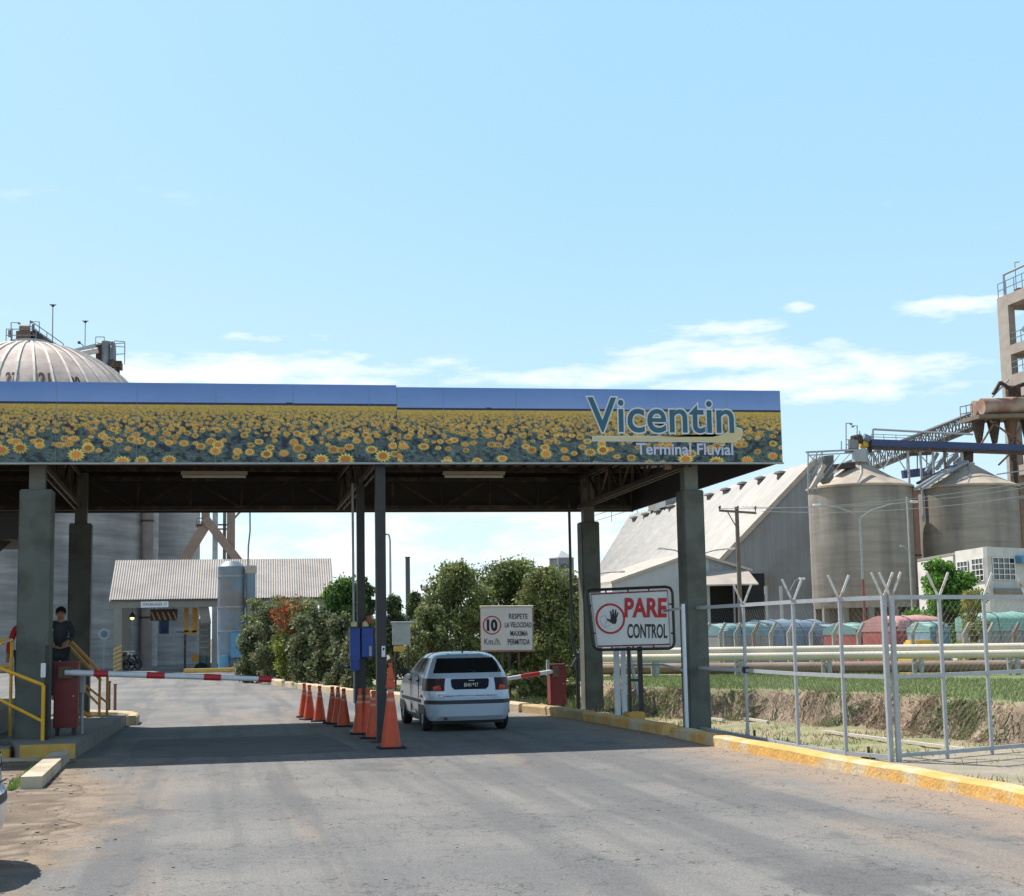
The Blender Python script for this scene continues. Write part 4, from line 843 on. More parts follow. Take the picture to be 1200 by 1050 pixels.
    MB().box(V(-.026, -.092, 1.540), V(.026, -.08, 1.548)).build('mouth', pm('lips', (.25, .09, .07), .05, 4, .5), t_)
    return t_
pp = at(71, 735, 28.6); fz = at(71, 712, 28.6).z
person('person in a dark uniform shirt leaning on the ochre stair rail between the left columns', (pp.x, 28.6, .62), R(6), pm('dark_uniform_shirt', (.03, .036, .045), .15, 8, .8), pm('dark_trousers', (.025, .026, .032), .1, 8, .8), ((-.16, -.36, 1.06), (.10, -.40, 1.07)), h=fz-.62, lean=-.12)
pp = at(27, 735, 28.2); fz = at(27, 716, 28.2).z
person('person in a red shirt mostly hidden behind the leftmost front column', (pp.x, 28.4, .62), R(-20), pm('red_shirt', (.55, .03, .03), .1, 8, .8), MATS['dark_trousers'], ((-.26, -.12, .86), (.26, -.12, .86)), h=fz-.62)

# ------------------------------------------------------------------ mesh fence on the right
def mesh_wires(root, p, q, z0, z1, pitch=.10, r=.0007):
    mb = MB(); p = Vector(p); q = Vector(q); L_ = (q-p).length; d = (q-p)/L_; H = z1-z0
    for sgn in (1, -1):
        s = -H
        while s < L_:
            a, b_ = (s, s+H) if sgn > 0 else (s+H, s); za, zb = z0, z1
            if sgn > 0:
                if a < 0: za += -a; a = 0
                if b_ > L_: zb -= b_-L_; b_ = L_
            else:
                if a > L_: za += a-L_; a = L_
                if b_ < 0: zb -= -b_; b_ = 0
            if zb > za: mb.cyl(Vector((p.x, p.y, za))+d*a, Vector((p.x, p.y, zb))+d*b_, r, r, 3, cap=False)
            s += pitch
    return mb.build('wire_mesh', pm('dull_mesh_wire', (.30, .31, .31), .1, 3, .6, .3), root)
arm_m = pm('white_rusty_arm', (.66, .63, .60), .1, 9, .6, col2=(.34, .18, .11), c2scale=9, c2thr=.6)
fe = thing('mesh_fence', 'pale grey tube and mesh fence with V shaped arms running along the kerb', 'fence')
fpost = [(8.02, 24.3), (8.05, 22.05), (8.02, 19.95), (8.14, 18.62), (8.40, 17.85)]
def ftop(p): return 2.06
def fbay(root, a, b_, z0=.06, zt=2.06, zm=1.06, mesh=True):
    A_ = Vector((*a, 0)); B_ = Vector((*b_, 0)); up = Vector((0, 0, 1))
    MB().beam(A_+up*zt, B_+up*zt, .045, .055).build('top_rail', fence_paint, root)
    MB().beam(A_+up*zm, B_+up*zm, .04, .05).build('middle_rail', fence_paint, root)
    MB().beam(A_+up*z0, B_+up*z0, .04, .05).build('bottom_rail', fence_paint, root)
    if mesh: mesh_wires(root, A_, B_, z0, zt)
def fp_(root, p, wd=.05, v=1, h=2.09, both=True):
    o = MB().box((p[0]-wd/2, p[1]-wd/2, 0), (p[0]+wd/2, p[1]+wd/2, h)).build('post', fence_paint, root)
    for s in ((-1, 1) if both else (1,)):
        MB().beam((p[0]+s*.01, p[1], h-.02), (p[0]+s*.14, p[1]-.02*s, h+.29), .024, .028).build('barbed_wire_arm', arm_m, o)
for i, p in enumerate(fpost):
    if i: fp_(fe, p, .040 if i < 4 else .06)
for a, b_ in zip(fpost[:-1], fpost[1:]): fbay(fe, a, b_)
for x, y in ((8.12, 21.98), (8.3, 18.3)): MB().box((x, y, -.02), (x+.03, y+.03, .16)).box((x-.08, y-.01, -.02), (x+.1, y+.05, .03)).build('bolt_foot', steel_dark, fe)
MB().bbox((8.0, 22.0, 1.02), (8.1, 22.09, 1.12), .01).build('lock_box', steel_black, fe)
f2_ = thing('mesh_fence', 'pale grey mesh fence leaf turning away from the kerb at the right edge', 'fence')
fq = [(8.485, 17.80), (9.27, 18.05), (10.08, 18.38), (10.9, 18.7), (11.7, 19.0), (12.6, 19.35)]
for i, p in enumerate(fq): fp_(f2_, p, .055 if i == 0 else .040, both=i != 2)
for a, b_ in zip(fq[:-1], fq[1:]): fbay(f2_, a, b_, z0=.08, mesh=True)
f3 = thing('mesh_fence', 'open pale frame of the fence between the two right hand canopy columns', 'fence')
white_blue = pm('white_post_paint', (.66, .70, .78), .06, 8, .5)
for p, wd in (((7.79, 28.62), .10), ((7.93, 28.62), .085)):
    MB().box((p[0]-wd/2, p[1]-.04, 0), (p[0]+wd/2, p[1]+.04, 2.3)).build('post', white_blue, f3)
MB().box((7.60, 23.72, -.02), (7.65, 23.78, 2.12)).build('post', white_blue, f3)
for z in (2.06, 1.03): MB().beam((7.63, 23.78, z), (8.6, 28.1, z), .03, .04).beam((8.6, 28.1, z), (7.97, 28.62, z), .03, .04).build('rail', fence_paint, f3)
MB().beam((7.50, 23.72, .04), (7.64, 23.72, .04), .06, .04).build('foot', white_blue, f3)
mesh_wires(f3, (8.6, 28.1, 0), (7.97, 28.62, 0), .1, 2.06, .09)
MB().beam((7.98, 28.8, 1.9), (8.15, 28.3, .3), .05, .04).build('brace', fence_paint, f3)
# sagging pipeline across the lawn
pl_ = thing('pipeline', 'long pale cream pipeline of two pipes on low supports across the lawn', 'pipeline')
def pline(v, y0=0): return None
pa, pb = gnd(560, 795), gnd(1330, 790); pa.z = pb.z = 0; pd = (pb-pa).normalized(); pn = Vector((-pd.y, pd.x, 0))
za = CH+(gnd(900, 793).y/at(900, 765, 50).y)*0; z_up = at(900, 762, gnd(900, 793).y).z; z_lo = at(900, 771, gnd(900, 793).y).z
print('pipe z', z_up, z_lo)
MB().cyl(pa+Vector((0, 0, z_up)), pb+Vector((0, 0, z_up)), .135, n=20).build('pipe', pipe_cream, pl_, smooth=True)
MB().cyl(pa-pn*.16+Vector((0, 0, z_lo+.05)), pb-pn*.16+Vector((0, 0, z_lo+.05)), .135, n=20).build('pipe', pipe_cream, pl_, smooth=True)
LL = (pb-pa).length; k = 0
while k*1.0 < LL:
    q = pa+pd*k*1.0
    if k % 1 == 0: MB().cyl(q-pn*.16+Vector((0, 0, z_lo+.05))-pd*.02, q-pn*.16+Vector((0, 0, z_lo+.05))+pd*.02, .140, n=20).build('pipe_strap', pipe_cream, pl_, smooth=True)
    k += 4
k = 0
while 3.1*k < LL:
    q = pa+pd*(3.1*k+.8); MB().box((q.x-.06, q.y-.35, -.1), (q.x+.06, q.y-.25, z_lo-.1)).box((q.x-.06, q.y+.2, -.1), (q.x+.06, q.y+.3, z_lo-.1)).beam((q.x, q.y-.4, z_lo-.22), (q.x, q.y+.35, z_lo-.22), .1, .08).build('support', steel_grey, pl_); k += 1
tr_ = thing('low_pipe', 'rust brown pipe lying low on sleepers behind the cream pipeline', 'pipe')
MB().cyl(pa+pn*1.6+Vector((0, 0, .26)), pb+pn*1.6+Vector((0, 0, .26)), .2, n=16).build('pipe', pm('rusty_brown_pipe', (.26, .185, .14), .2, 2, .8), tr_, smooth=True)
for k in range(0, int(LL), 5): q = pa+pn*1.6+pd*k; MB().box((q.x-.15, q.y-.3, -.02), (q.x+.15, q.y+.3, .1)).build('sleeper', beam_conc, tr_)

# ------------------------------------------------------------------ foliage
leaf_m = pm('foliage', (1, 1, 1), .1, 2, .65, attr='tint', trans=.34)
LEAF_GAIN = (1.55, 1.45, 1.35)
def leaves(name, parent, blobs, n, size, pal, droop=0.0, lean=.12, seed=1):
    """leaf-sized quads scattered near the skins of many overlapping clumps"""
    g = np.random.default_rng(seed); cs = np.array([b_[:3] for b_ in blobs]); rs = np.array([b_[3:6] for b_ in blobs]); wv = rs.prod(1)**.67; idx = g.choice(len(blobs), n, p=wv/wv.sum())
    d = g.normal(size=(n, 3)); d /= np.linalg.norm(d, axis=1)[:, None]; rad = g.uniform(.4, 1.0, n)**.6*np.where(g.random(n) < .30, g.uniform(1.1, 1.55, n), 1.0)
    P_ = cs[idx]+d*rs[idx]*rad[:, None]; P_[:, 2] = np.maximum(P_[:, 2], .05)
    a = g.normal(size=(n, 3)); a /= np.linalg.norm(a, axis=1)[:, None]; a = a*(1-lean)+d*lean; a[:, 2] -= droop; a /= np.linalg.norm(a, axis=1)[:, None]
    b = np.cross(a, g.normal(size=(n, 3))); b /= np.linalg.norm(b, axis=1)[:, None]; s = (size*g.uniform(.6, 1.4, n))[:, None]
    V = np.stack([P_-a*s*.6, P_+b*s*.32, P_+a*s*.7, P_-b*s*.32], 1).reshape(-1, 3)
    me = bpy.data.meshes.new(name); me.vertices.add(4*n); me.vertices.foreach_set('co', V.reshape(-1).astype(np.float32)); me.loops.add(4*n); me.loops.foreach_set('vertex_index', np.arange(4*n, dtype=np.int32))
    me.polygons.add(n); me.polygons.foreach_set('loop_start', np.arange(0, 4*n, 4, dtype=np.int32)); me.update(calc_edges=True)
    pal = np.array(pal); cb = g.integers(0, len(pal), len(blobs)); pick_ = np.where(g.random(n) < .55, cb[idx], g.integers(0, len(pal), n)); cc = pal[pick_]*g.uniform(.7, 1.3, (n, 1))*np.array(LEAF_GAIN)
    ca = me.color_attributes.new('tint', 'FLOAT_COLOR', 'POINT'); ca.data.foreach_set('color', np.repeat(np.concatenate([cc, np.ones((n, 1))], 1), 4, 0).astype(np.float32).reshape(-1))
    me.materials.append(leaf_m); o = bpy.data.objects.new(name, me); C.objects.link(o); o.parent = parent; return o
def tree(name, label, cat, base, h, crown, n, size, pal, seed, nb=26, trunk=.12, group=None, low=.15, droop=.0, shape='round'):
    """crown=(rx,ry); crown clumps from low*h to h"""
    g = random.Random(seed); t_ = thing(name, label, cat, base, 0, group); blobs = []
    for i in range(nb):
        f_ = g.random(); z = h*(low+(1-low)*f_); prof = math.sin(PI*min(1, .3+.66*f_))**.55 if shape == 'round' else (1-f_)**.7*(.75+.25*min(1, f_*5)) if shape == 'cone' else (.9 if f_ < .8 else .6)
        a = g.uniform(0, 2*PI); q = math.sqrt(g.random())*.92; cr_ = g.uniform(.15, .34)*min(crown[0], crown[1])*(1.1 if shape != 'column' else 1.6)
        blobs.append((crown[0]*prof*q*math.cos(a), crown[1]*prof*q*math.sin(a), min(z, h-cr_*.7), cr_*g.uniform(.8, 1.3), cr_*g.uniform(.8, 1.3), cr_*g.uniform(.7, 1.25)))
    mb = MB(); mb.cyl((0, 0, -.1), (0, 0, h*low+.3), trunk, trunk*.75, 8)
    top = Vector((0, 0, h*low+.25)); mb.cyl(top, (g.uniform(-.2, .2), 0, h*.8), trunk*.75, trunk*.25, 7)
    for b_ in blobs[:min(nb, 34)]:
        s_ = Vector((0, 0, g.uniform(h*low*.6, max(h*low, b_[2]*.8)))); e_ = Vector(b_[:3]); m_ = (s_+e_)/2+Vector((g.uniform(-.1, .1), g.uniform(-.1, .1), .1)); mb.cyl(s_, m_, trunk*.4, trunk*.25, 6).cyl(m_, e_, trunk*.25, trunk*.1, 5)
    mb.build('trunk', trunk_m, t_, smooth=True)
    leaves('crown', t_, blobs, n, size, pal, droop, seed=seed); return t_
G_dark = [(.045, .075, .03), (.06, .10, .035), (.035, .06, .03), (.08, .11, .045)]
G_olive = [(.13, .165, .06), (.17, .21, .075), (.11, .13, .06), (.21, .24, .10), (.075, .095, .045)]
G_grey = [(.095, .12, .06), (.12, .145, .075), (.075, .095, .05), (.145, .16, .085), (.06, .078, .04)]
G_bright = [(.10, .22, .035), (.14, .28, .05), (.07, .16, .03), (.05, .12, .025)]
def hgt(u_, v_, Y_): return at(u_, v_, Y_).z
def place(u_, Y_): p = at(u_, 740, Y_); return (p.x, Y_, 0)
gh = 'shrubs of the hedge beyond the kerb'
for i, (u_, Y_, vtop, wpx, pal, lab) in enumerate((
    (296, 58, 733, 13, G_grey, 'grey green hedge shrub farthest away, beside the blue duct'),
    (314, 56, 712, 15, G_grey, 'grey green hedge shrub left of the red flowering one'),
    (358, 51, 722, 15, G_grey, 'grey green columnar hedge shrub just right of the red flowering one'),
    (377, 49, 716, 14, G_grey, 'grey green columnar hedge shrub, second right of the red flowering one'),
    (397, 47, 722, 16, G_grey, 'dusty columnar hedge shrub left of the blue terminal boxes'),
    (424, 45, 735, 16, G_grey, 'dusty hedge shrub behind the blue terminal boxes'))):
    p = place(u_, Y_); h_ = hgt(u_, vtop, Y_); r_ = wpx/F*Y_*1.25
    tree('hedge_shrub', lab, 'shrub', p, h_, (r_, r_), int(5500), .10, pal, 100+i, nb=34, trunk=.05, group=gh, low=.08, shape='column')
p = place(335, 53); fs_ = thing('flowering_shrub', 'shrub with red flowers over yellow green leaves in the hedge', 'shrub', p)
def bl(seed, cx, z0, z1, r, k): g = random.Random(seed); return [(cx+g.uniform(-r, r)*.7, g.uniform(-r, r)*.7, g.uniform(z0, z1), r*.45, r*.45, r*.5) for _ in range(k)]
hr = hgt(335, 703, 53); leaves('flowers', fs_, bl(5, .1, hr*.62, hr*.98, .62, 16), 1300, .10, [(.30, .06, .03), (.34, .10, .04), (.12, .14, .05), (.10, .13, .06), (.09, .11, .05)], seed=5)
leaves('crown', fs_, bl(6, -.05, .3, hr*.6, .5, 18), 3600, .11, [(.20, .23, .03), (.15, .19, .04), (.10, .14, .04)], seed=6)
leaves('crown', fs_, bl(7, .4, hr*.4, hr*.85, .6, 10), 1200, .11, G_olive, seed=7)
MB().cyl((0, 0, -.1), (0, 0, 1.6), .05, .03).cyl((0, 0, .6), (.35, .1, 2.0), .04, .02).build('trunk', trunk_m, fs_)
tg = 'trees behind the hedge'
for i, (u_, Y_, vtop, wpx, pal, n_, sh, lab) in enumerate((
    (405, 52, 681, 34, [(.07, .135, .03), (.05, .10, .028), (.10, .17, .04)], 15000, 'round', 'dense mid green tree behind the blue terminal boxes'),
    (345, 66, 702, 42, G_olive, 8000, 'round', 'low olive tree under the right end of the far canopy'),
    (428, 60, 676, 22, G_dark, 7000, 'cone', 'dark pointed tree just left of the front steel post'),
    (462, 58, 700, 26, G_dark, 8000, 'cone', 'dark conifer behind the small notice board'),
    (487, 66, 696, 18, G_dark, 4000, 'cone', 'thin dark conifer beside the tall black pole'),
    (300, 70, 702, 18, G_olive, 3000, 'round', 'small olive tree at the foot of the blue grey duct'))):
    p = place(u_, Y_); h_ = hgt(u_, vtop, Y_); r_ = wpx/F*Y_
    tree('tree', lab, 'tree', p, h_, (r_*1.1, r_*.9), int(n_*1.3), .11, pal, 200+i, nb=60, trunk=.10, group=tg, low=.1, shape=sh)
for i, (u_, Y_, vtop, wpx, n_, pal, lab) in enumerate((
    (535, 46, 662, 40, 15000, G_olive, 'tall olive green tree behind the car roof, left of the speed limit sign'),
    (598, 47, 661, 46, 18000, [(.14, .19, .055), (.10, .13, .045), (.18, .22, .07), (.06, .08, .035)], 'broad loose tree rising directly behind the speed limit sign'),
    (650, 45, 668, 38, 14000, [(.15, .19, .06), (.11, .13, .05), (.20, .22, .09), (.07, .085, .04)], 'lighter green tree at the right of the group, beside the rear column'),
    (505, 44, 712, 24, 7000, G_olive, 'low olive tree at the left foot of the group behind the car'))):
    p = place(u_, Y_); h_ = hgt(u_, vtop, Y_); r_ = wpx/F*Y_
    tree('tree', lab, 'tree', p, h_, (r_*1.35, r_*1.0), int(n_*1.7), .085, pal, 300+i, nb=95, trunk=.12, group='loose olive trees behind the speed limit sign', low=.05, droop=.35)
for i, (u_, Y_, vtop, wpx, lab) in enumerate(((612, 34.5, 790, 22, 'pale green ground shrub left of the right hand red cabinet'), (638, 34.2, 785, 16, 'pale green ground shrub close behind the right hand red cabinet'), (668, 34.0, 795, 10, 'small pale shrub between the red cabinet and the rear column'))):
    p = place(u_, Y_); h_ = hgt(u_, vtop, Y_); r_ = wpx/F*Y_
    tree('low_shrub', lab, 'shrub', (p[0]+.1, p[1]+.4, 0), h_, (r_*1.2, r_), 6000 if i < 2 else 1800, .075, [(.17, .22, .10), (.22, .26, .14), (.11, .15, .06)], 400+i, nb=22, trunk=.04, group='low shrubs by the right barrier', low=.02)
n = 9000; y = rng.uniform(32.6, 44, n); kxr = np.interp(y, ky, kx); x = kxr+.35+np.abs(rng.normal(0, 1.2, n))
tag(blades('roadside_weeds', np.stack([x, y, 0*x], 1), np.stack([rng.normal(0, .06, n), rng.normal(0, .06, n), rng.uniform(.08, .3, n)], 1), rng.uniform(.01, .03, n), pick([(.13, .17, .06), (.22, .22, .10), (.09, .12, .04)], n), blade_m), kind='stuff')
gr = thing('low_guardrail', 'low double white guardrail on black posts behind the car at the right', 'guardrail')
for (v0, v1) in ((823, 829), (828, 834)): MB().beam(at(597, v0+.5, 33.6), at(641, v1-1, 32.6), .04, .09).build('rail', white_paint, gr)
for u_ in (597, 608, 619, 630): q = at(u_, 826+(u_-597)*.12, 33.4-(u_-597)*.02); MB().box((q.x-.05, q.y+.03, 0), (q.x+.05, q.y+.11, q.z+.12)).build('post', steel_black, gr)

# ------------------------------------------------------------------ left background: silos, far canopy, ducts
def silo(name, label, cx, cy, r, hw, roof, mw, mr, group=None, n=64, band=None):
    t_ = thing(name, label, 'silo', (cx, cy, 0), 0, group)
    MB().lathe((0, 0, 0), [(r, -.5), (r, hw), (r*.98, hw)], n).build('wall', mw, t_, smooth=True)
    o = MB().lathe((0, 0, hw), roof, n).build('roof', mr, t_, smooth=True)
    return t_, o
YS1 = 100.0; sc1 = at(28, 740, YS1); rS = 145/F*YS1; apex = hgt(28, 404, YS1); H = 7.7; hw = apex-H
s1 = thing('domed_silo', 'huge grey silo with a pale ribbed dome, at the far left', 'silo', (sc1.x, YS1, 0))
MB().lathe((0, 0, 0), [(rS, -.5), (rS, hw)], 80).build('wall', silo_left, s1, smooth=True)
dome = [(rS*1.02, 0)]+[(rS*1.02*math.cos(a), H*math.sin(a)) for a in [PI/2*i/14 for i in range(1, 14)]]+[(.02, H)]
do = MB().lathe((0, 0, hw), dome, 80).build('dome', dome_white, s1, smooth=True)
for i in range(40):
    a = 2*PI*i/40; mb = MB(); pts = [(r_*math.cos(a), r_*math.sin(a), hw+z+.04) for r_, z in dome[:-1]]; mb.tube([Vector(p) for p in pts], .09, 4); mb.build('rib', dome_rib, do)
rust_m = pm('rust_brown_marking', (.12, .06, .045), .2, 3, .8)
for (u_, v_, s_) in ((13, 446, '27'), (52, 446.5, '21'), (88, 451, '20')):
    d = ray(u_, v_); K_ = Vector((1/rS, 1/rS, 1/H)); o_ = Vector((0, 0, CH))-Vector((sc1.x, YS1, hw)); d2 = Vector([d[i]*K_[i] for i in range(3)]); o2 = Vector([o_[i]*K_[i] for i in range(3)])
    A2, B2, C2 = d2.dot(d2), 2*d2.dot(o2), o2.dot(o2)-1; disc = B2*B2-4*A2*C2
    if disc < 0: continue
    q = o_+d*((-B2-math.sqrt(disc))/(2*A2)); nr = Vector((q.x/rS**2, q.y/rS**2, q.z/H**2)).normalized(); right = Vector((-nr.y, nr.x, 0)).normalized(); up = nr.cross(right).normalized()
    q = q+Vector((0, 0, hw))
    text('dome_number', s_, q+nr*.12-right*.32-up*.55, right, up, .64, 1.1, rust_m, do, .03, .02)
top = hw+H
mb = MB().lathe((0, 0, top-.3), [(1.2, 0), (1.2, .5), (0, .5)], 20); mb.build('top_ring', steel_grey, s1)
def rails(par, pts, h=1.0, r=.03, name='guard_rail', m=None, step=1.2):
    mb = MB(); m = m or rail_grey
    for a, b_ in zip(pts[:-1], pts[1:]):
        a = Vector(a); b_ = Vector(b_); k = max(1, int((b_-a).length/step))
        for f_ in (1, .5): mb.cyl(a+Vector((0, 0, h*f_)), b_+Vector((0, 0, h*f_)), r, r, 5)
        for i in range(k+1): q = a.lerp(b_, i/k); mb.cyl(q, q+Vector((0, 0, h)), r, r, 5)
    return mb.build(name, m, par)
hd = thing('silo_top_machinery', 'dark machinery house and sloping gallery on top of the ribbed dome', 'machinery')
Yh = YS1
def Hh(u_, v_, y=Yh): return at(u_, v_, y)
a = Hh(14, 402); b_ = Hh(41, 388)
MB().box((a.x, Yh-.8, a.z-.35), (b_.x, Yh+.8, a.z+.05)).build('deck', steel_dark, hd)
MB().box((a.x+.3, Yh-.5, a.z+.05), (b_.x-.2, Yh+.6, b_.z-.1)).cyl((a.x+.5, Yh-.1, b_.z), (a.x+1.1, Yh-.1, b_.z), .35, n=12).build('motor_house', steel_rust, hd)
MB().beam(Hh(35, 392), Hh(72, 418, Yh+2), .8, .55).build('gallery', steel_dark, hd); rails(hd, [Hh(35, 388, Yh-.4), Hh(74, 415, Yh+1.6)], .7, .03)
for u0_, v0_, v1_, dirn in ((13, 400, 378, 1), (46, 392, 377, -1), (24, 392, 382, 0), (39, 390, 380, 0), (11, 395, 387, 0)):
    p = Hh(u0_, v0_); q = Hh(u0_, v1_); mb = MB().cyl(p, q, .03 if dirn else .09, n=6)
    if dirn: mb.cyl(q, q+Vector((dirn*.5, 0, 0)), .025, n=5).box(q+Vector((dirn*.5-.08, -.1, -.1)), q+Vector((dirn*.5+.08, .1, .0)))
    mb.build('mast', rail_grey, hd)
rails(hd, [Hh(7, 400, Yh-1), Hh(14, 400, Yh-1), Hh(42, 400, Yh-1)], .8, .03)
# second silo, the pillar between them
YS2 = 106; c2_ = at(153, 740, YS2); r2 = 76/F*YS2
s2, o2 = silo('plain_silo', 'grey concrete silo behind the far canopy, next to the domed one', c2_.x, YS2, r2, 15.0, [(r2*1.02, 0), (.5, 1.6)], silo_left, cone_roof)
dp = thing('drain_duct', 'rusty vertical duct between the two left silos', 'duct')
q = at(172, 700, 96); MB().cyl((q.x, 96, 0), (q.x, 96, 15.5), .36, n=14).build('pipe', pm('rusty_silo_duct', (.24, .19, .17), .2, 1.5, .8), dp, smooth=True)
for z in (3, 6, 9, 12): MB().cyl((q.x, 96, z), (q.x, 96, z+.12), .40, n=14).build('flange', steel_dark, dp)
# machinery tower behind the dome
mt = thing('elevator_machinery', 'dark elevator head with bent pipes and a platform behind the ribbed dome', 'machinery')
Ym = 112
def Q(u_, v_, y=Ym): return at(u_, v_, y)
MB().beam(Q(72, 417), Q(112, 407), .5, .45).build('gallery_tube', steel_grey, mt)
MB().cyl(Q(75, 418.5, Ym-.6), Q(115, 410.5, Ym-.6), .22, n=10).build('conveyor_tube', pm('light_tube', (.42, .41, .39), .1, 3, .6), mt, smooth=True)
MB().box(Q(112, 430), Q(131, 409, Ym+2)).build('head_house', steel_dark, mt)
MB().cyl(Q(123.5, 446), Q(123.5, 400), .28, n=12).build('riser_pipe', duct_blue, mt, smooth=True)
MB().tube([Q(125, 402.5), Q(130, 401.5), Q(133, 404), Q(133.5, 412), Q(133.5, 446)], .16, 8).build('bent_pipe', duct_blue, mt, smooth=True)
MB().tube([Q(104, 412), Q(112, 404), Q(121, 402)], .1, 6).build('bent_pipe', steel_grey, mt)
MB().box(Q(128, 430, Ym-.5), Q(144, 427, Ym+1)).build('platform', steel_dark, mt)
MB().box(Q(132, 446), Q(140, 430)).beam(Q(95, 425), Q(123, 446), .3, .3).beam(Q(95, 424), Q(133, 424), .35, .3).build('frame', steel_dark, mt)
MB().cyl((Q(123, 440).x, Ym, 0), Q(123, 446), .3, n=8).cyl((Q(138, 440).x, Ym, 0), Q(138, 446), .2, n=8).build('leg', steel_dark, mt)
rails(mt, [Q(112, 409, Ym-.4), Q(122, 409, Ym-.4)], .9); rails(mt, [Q(134, 428, Ym-.4), Q(146, 427, Ym-.4), Q(146, 427, Ym+1)], 1.6, .03); rails(mt, [Q(134, 412, Ym-.4), Q(146, 413, Ym-.4)], .8, .03)
MB().cyl(Q(130, 440), Q(138, 436), .2, n=8).box(Q(127, 444), Q(139, 441)).build('motor', pm('dull_red_motor', (.25, .05, .05), .2, 5), mt)
for (u_, v0_, v1_, y_, r_, lab) in ((62, 412, 357, 104, .035, 'tall thin mast rising behind the ribbed dome'), (100, 410, 376, Ym, .03, 'thin lightning mast beside the elevator head')):
    m_ = thing('mast', lab, 'mast'); MB().cyl((at(u_, v0_, y_).x, y_, 15), at(u_, v1_, y_), r_*1.3, r_, 6).build('pole', rail_grey, m_); q = at(u_, v1_, y_); MB().box((q.x-.22, y_, q.z-.04), (q.x+.22, y_+.05, q.z+.02)).lathe(q, [(0, -.2), (.12, -.1), (.1, 0), (0, .05)], 8).build('tip', steel_dark, m_)
m_ = thing('lamp_bracket', 'short lamp post leaning over the gallery behind the dome', 'lamp'); MB().tube([Q(97, 414), Q(97.5, 405), Q(93.5, 401.5)], .035, 6).build('pole', rail_grey, m_); MB().box(Q(91, 402.5, Ym-.1), Q(94.5, 400.5, Ym+.1)).build('lamp_head', steel_dark, m_)

# far weighbridge canopy
YW = 80.0
wc = thing('weighbridge_canopy', 'far canopy with a pale corrugated roof on concrete posts, in front of the silos', 'canopy')
eL, eR = at(128, 704, YW), at(391, 701, YW); zE = at(128, 703.5, YW).z; zR = at(140, 657, YW+4.2).z; xL, xR = eL.x, eR.x; rx0, rx1 = at(135.5, 657, YW+4.2).x, at(388, 657, YW+4.2).x
N_ = 92; vs = []; 
for i in range(2*N_+1):
    f_ = i/(2*N_); dz = .05 if i % 2 else 0; vs += [(xL+(xR-xL)*f_, YW-.15, zE+dz), (rx0+(rx1-rx0)*f_, YW+4.2, zR+dz)]
fs2 = [(2*i, 2*i+2, 2*i+3, 2*i+1) for i in range(2*N_)]
MB().add(vs, fs2).build('roof', pm('pale_pinkish_corrugated', (.35, .315, .29), .1, 1.2, .7, col2=(.29, .26, .24), c2scale=.7), wc)
MB().add([(x, y, z-.06) for x, y, z in ((xL, YW-.12, zE), (xR, YW-.12, zE), (rx1, YW+4.2, zR), (rx0, YW+4.2, zR))], [(0, 1, 2, 3)]).prism([(rx0, YW+4.25, zR-.02), (rx1, YW+4.25, zR-.02), (xR, YW+8.5, zE), (xL, YW+8.5, zE)], (0, 0, .04)).build('roof_back', beam_conc, wc)
zb = at(140, 712.5, YW).z
MB().box((xL+.0, YW, zb), (xR-.1, YW+.35, zE-.07)).build('beam', beam_conc, wc)
c0x, c1x = at(133, 740, YW).x, at(146, 740, YW).x
MB().box((c0x, YW+.02, -.02), (c0x+.42, YW+.9, zb)).build('post', beam_conc, wc); MB().box((at(299, 740, YW).x, YW+.02, 0), (at(306, 740, YW).x, YW+.9, zb)).build('post', beam_conc, wc)
MB().box((xR-.7, YW+.02, 0), (xR-.3, YW+.9, zb)).build('post', beam_conc, wc); MB().box((c0x, YW+7.9, 0), (c0x+.45, YW+8.3, zb+.3)).build('post', beam_conc, wc); MB().box((xR-.7, YW+7.9, 0), (xR-.3, YW+8.3, zb+.3)).build('post', beam_conc, wc)
for k in range(6): z = .05+k*.22; MB().prism([(c0x, YW+.012, z), (c0x+.42, YW+.012, z+.2), (c0x+.42, YW+.012, z+.31), (c0x, YW+.012, z+.11)], (0, -.012, 0)).build('hazard_stripe', yellow_paint, wc)
sg = thing('weighbridge_sign', 'small white lettered strip sign on the beam of the far canopy', 'sign')
a = at(165, 712, YW-.03); b_ = at(197.5, 704.5, YW-.03); MB().box((a.x, YW-.06, a.z), (b_.x, YW-.02, b_.z)).build('board', sign_white, sg)
text('lettering', 'CON BALANZA  LT', (a.x+.08, YW-.063, a.z+.09), (1, 0, 0), (0, 0, 1), b_.x-a.x-.16, b_.z-a.z-.17, pm('grey_small_lettering', (.08, .08, .09), .1, 5), sg, .01)
hb = thing('hazard_board', 'dark board with orange slanted stripes hanging under the far canopy', 'board')
a = at(176, 727.5, YW+1.5); b_ = at(208, 713.5, YW+1.5); MB().box((a.x, YW+1.5, a.z), (b_.x, YW+1.6, b_.z)).build('board', pm('dark_brown_board', (.06, .045, .04), .1, 3), hb)
W_ = b_.x-a.x
for k in range(5): x0 = a.x+W_*(k*.2+.0); MB().prism([(x0+.02, YW+1.495, b_.z-.15), (x0+.10, YW+1.495, b_.z-.15), (x0+.28, YW+1.495, a.z+.03), (x0+.20, YW+1.495, a.z+.03)], (0, -.01, 0)).build('stripe', pm('dull_orange_stripe', (.42, .22, .10), .15, 4), hb)
MB().cyl((a.x+.2, YW+1.55, b_.z), (a.x+.2, YW+1.55, zb+.4), .02).cyl((b_.x-.2, YW+1.55, b_.z), (b_.x-.2, YW+1.55, zb+.4), .02).build('hanger', steel_dark, hb)
bc = thing('blue_cloth', 'dark blue curtain hanging under the striped board', 'curtain'); a = at(186.5, 743, YW+1.8); b_ = at(198, 727, YW+1.8)
mb = MB(); k_ = 14; vs = []
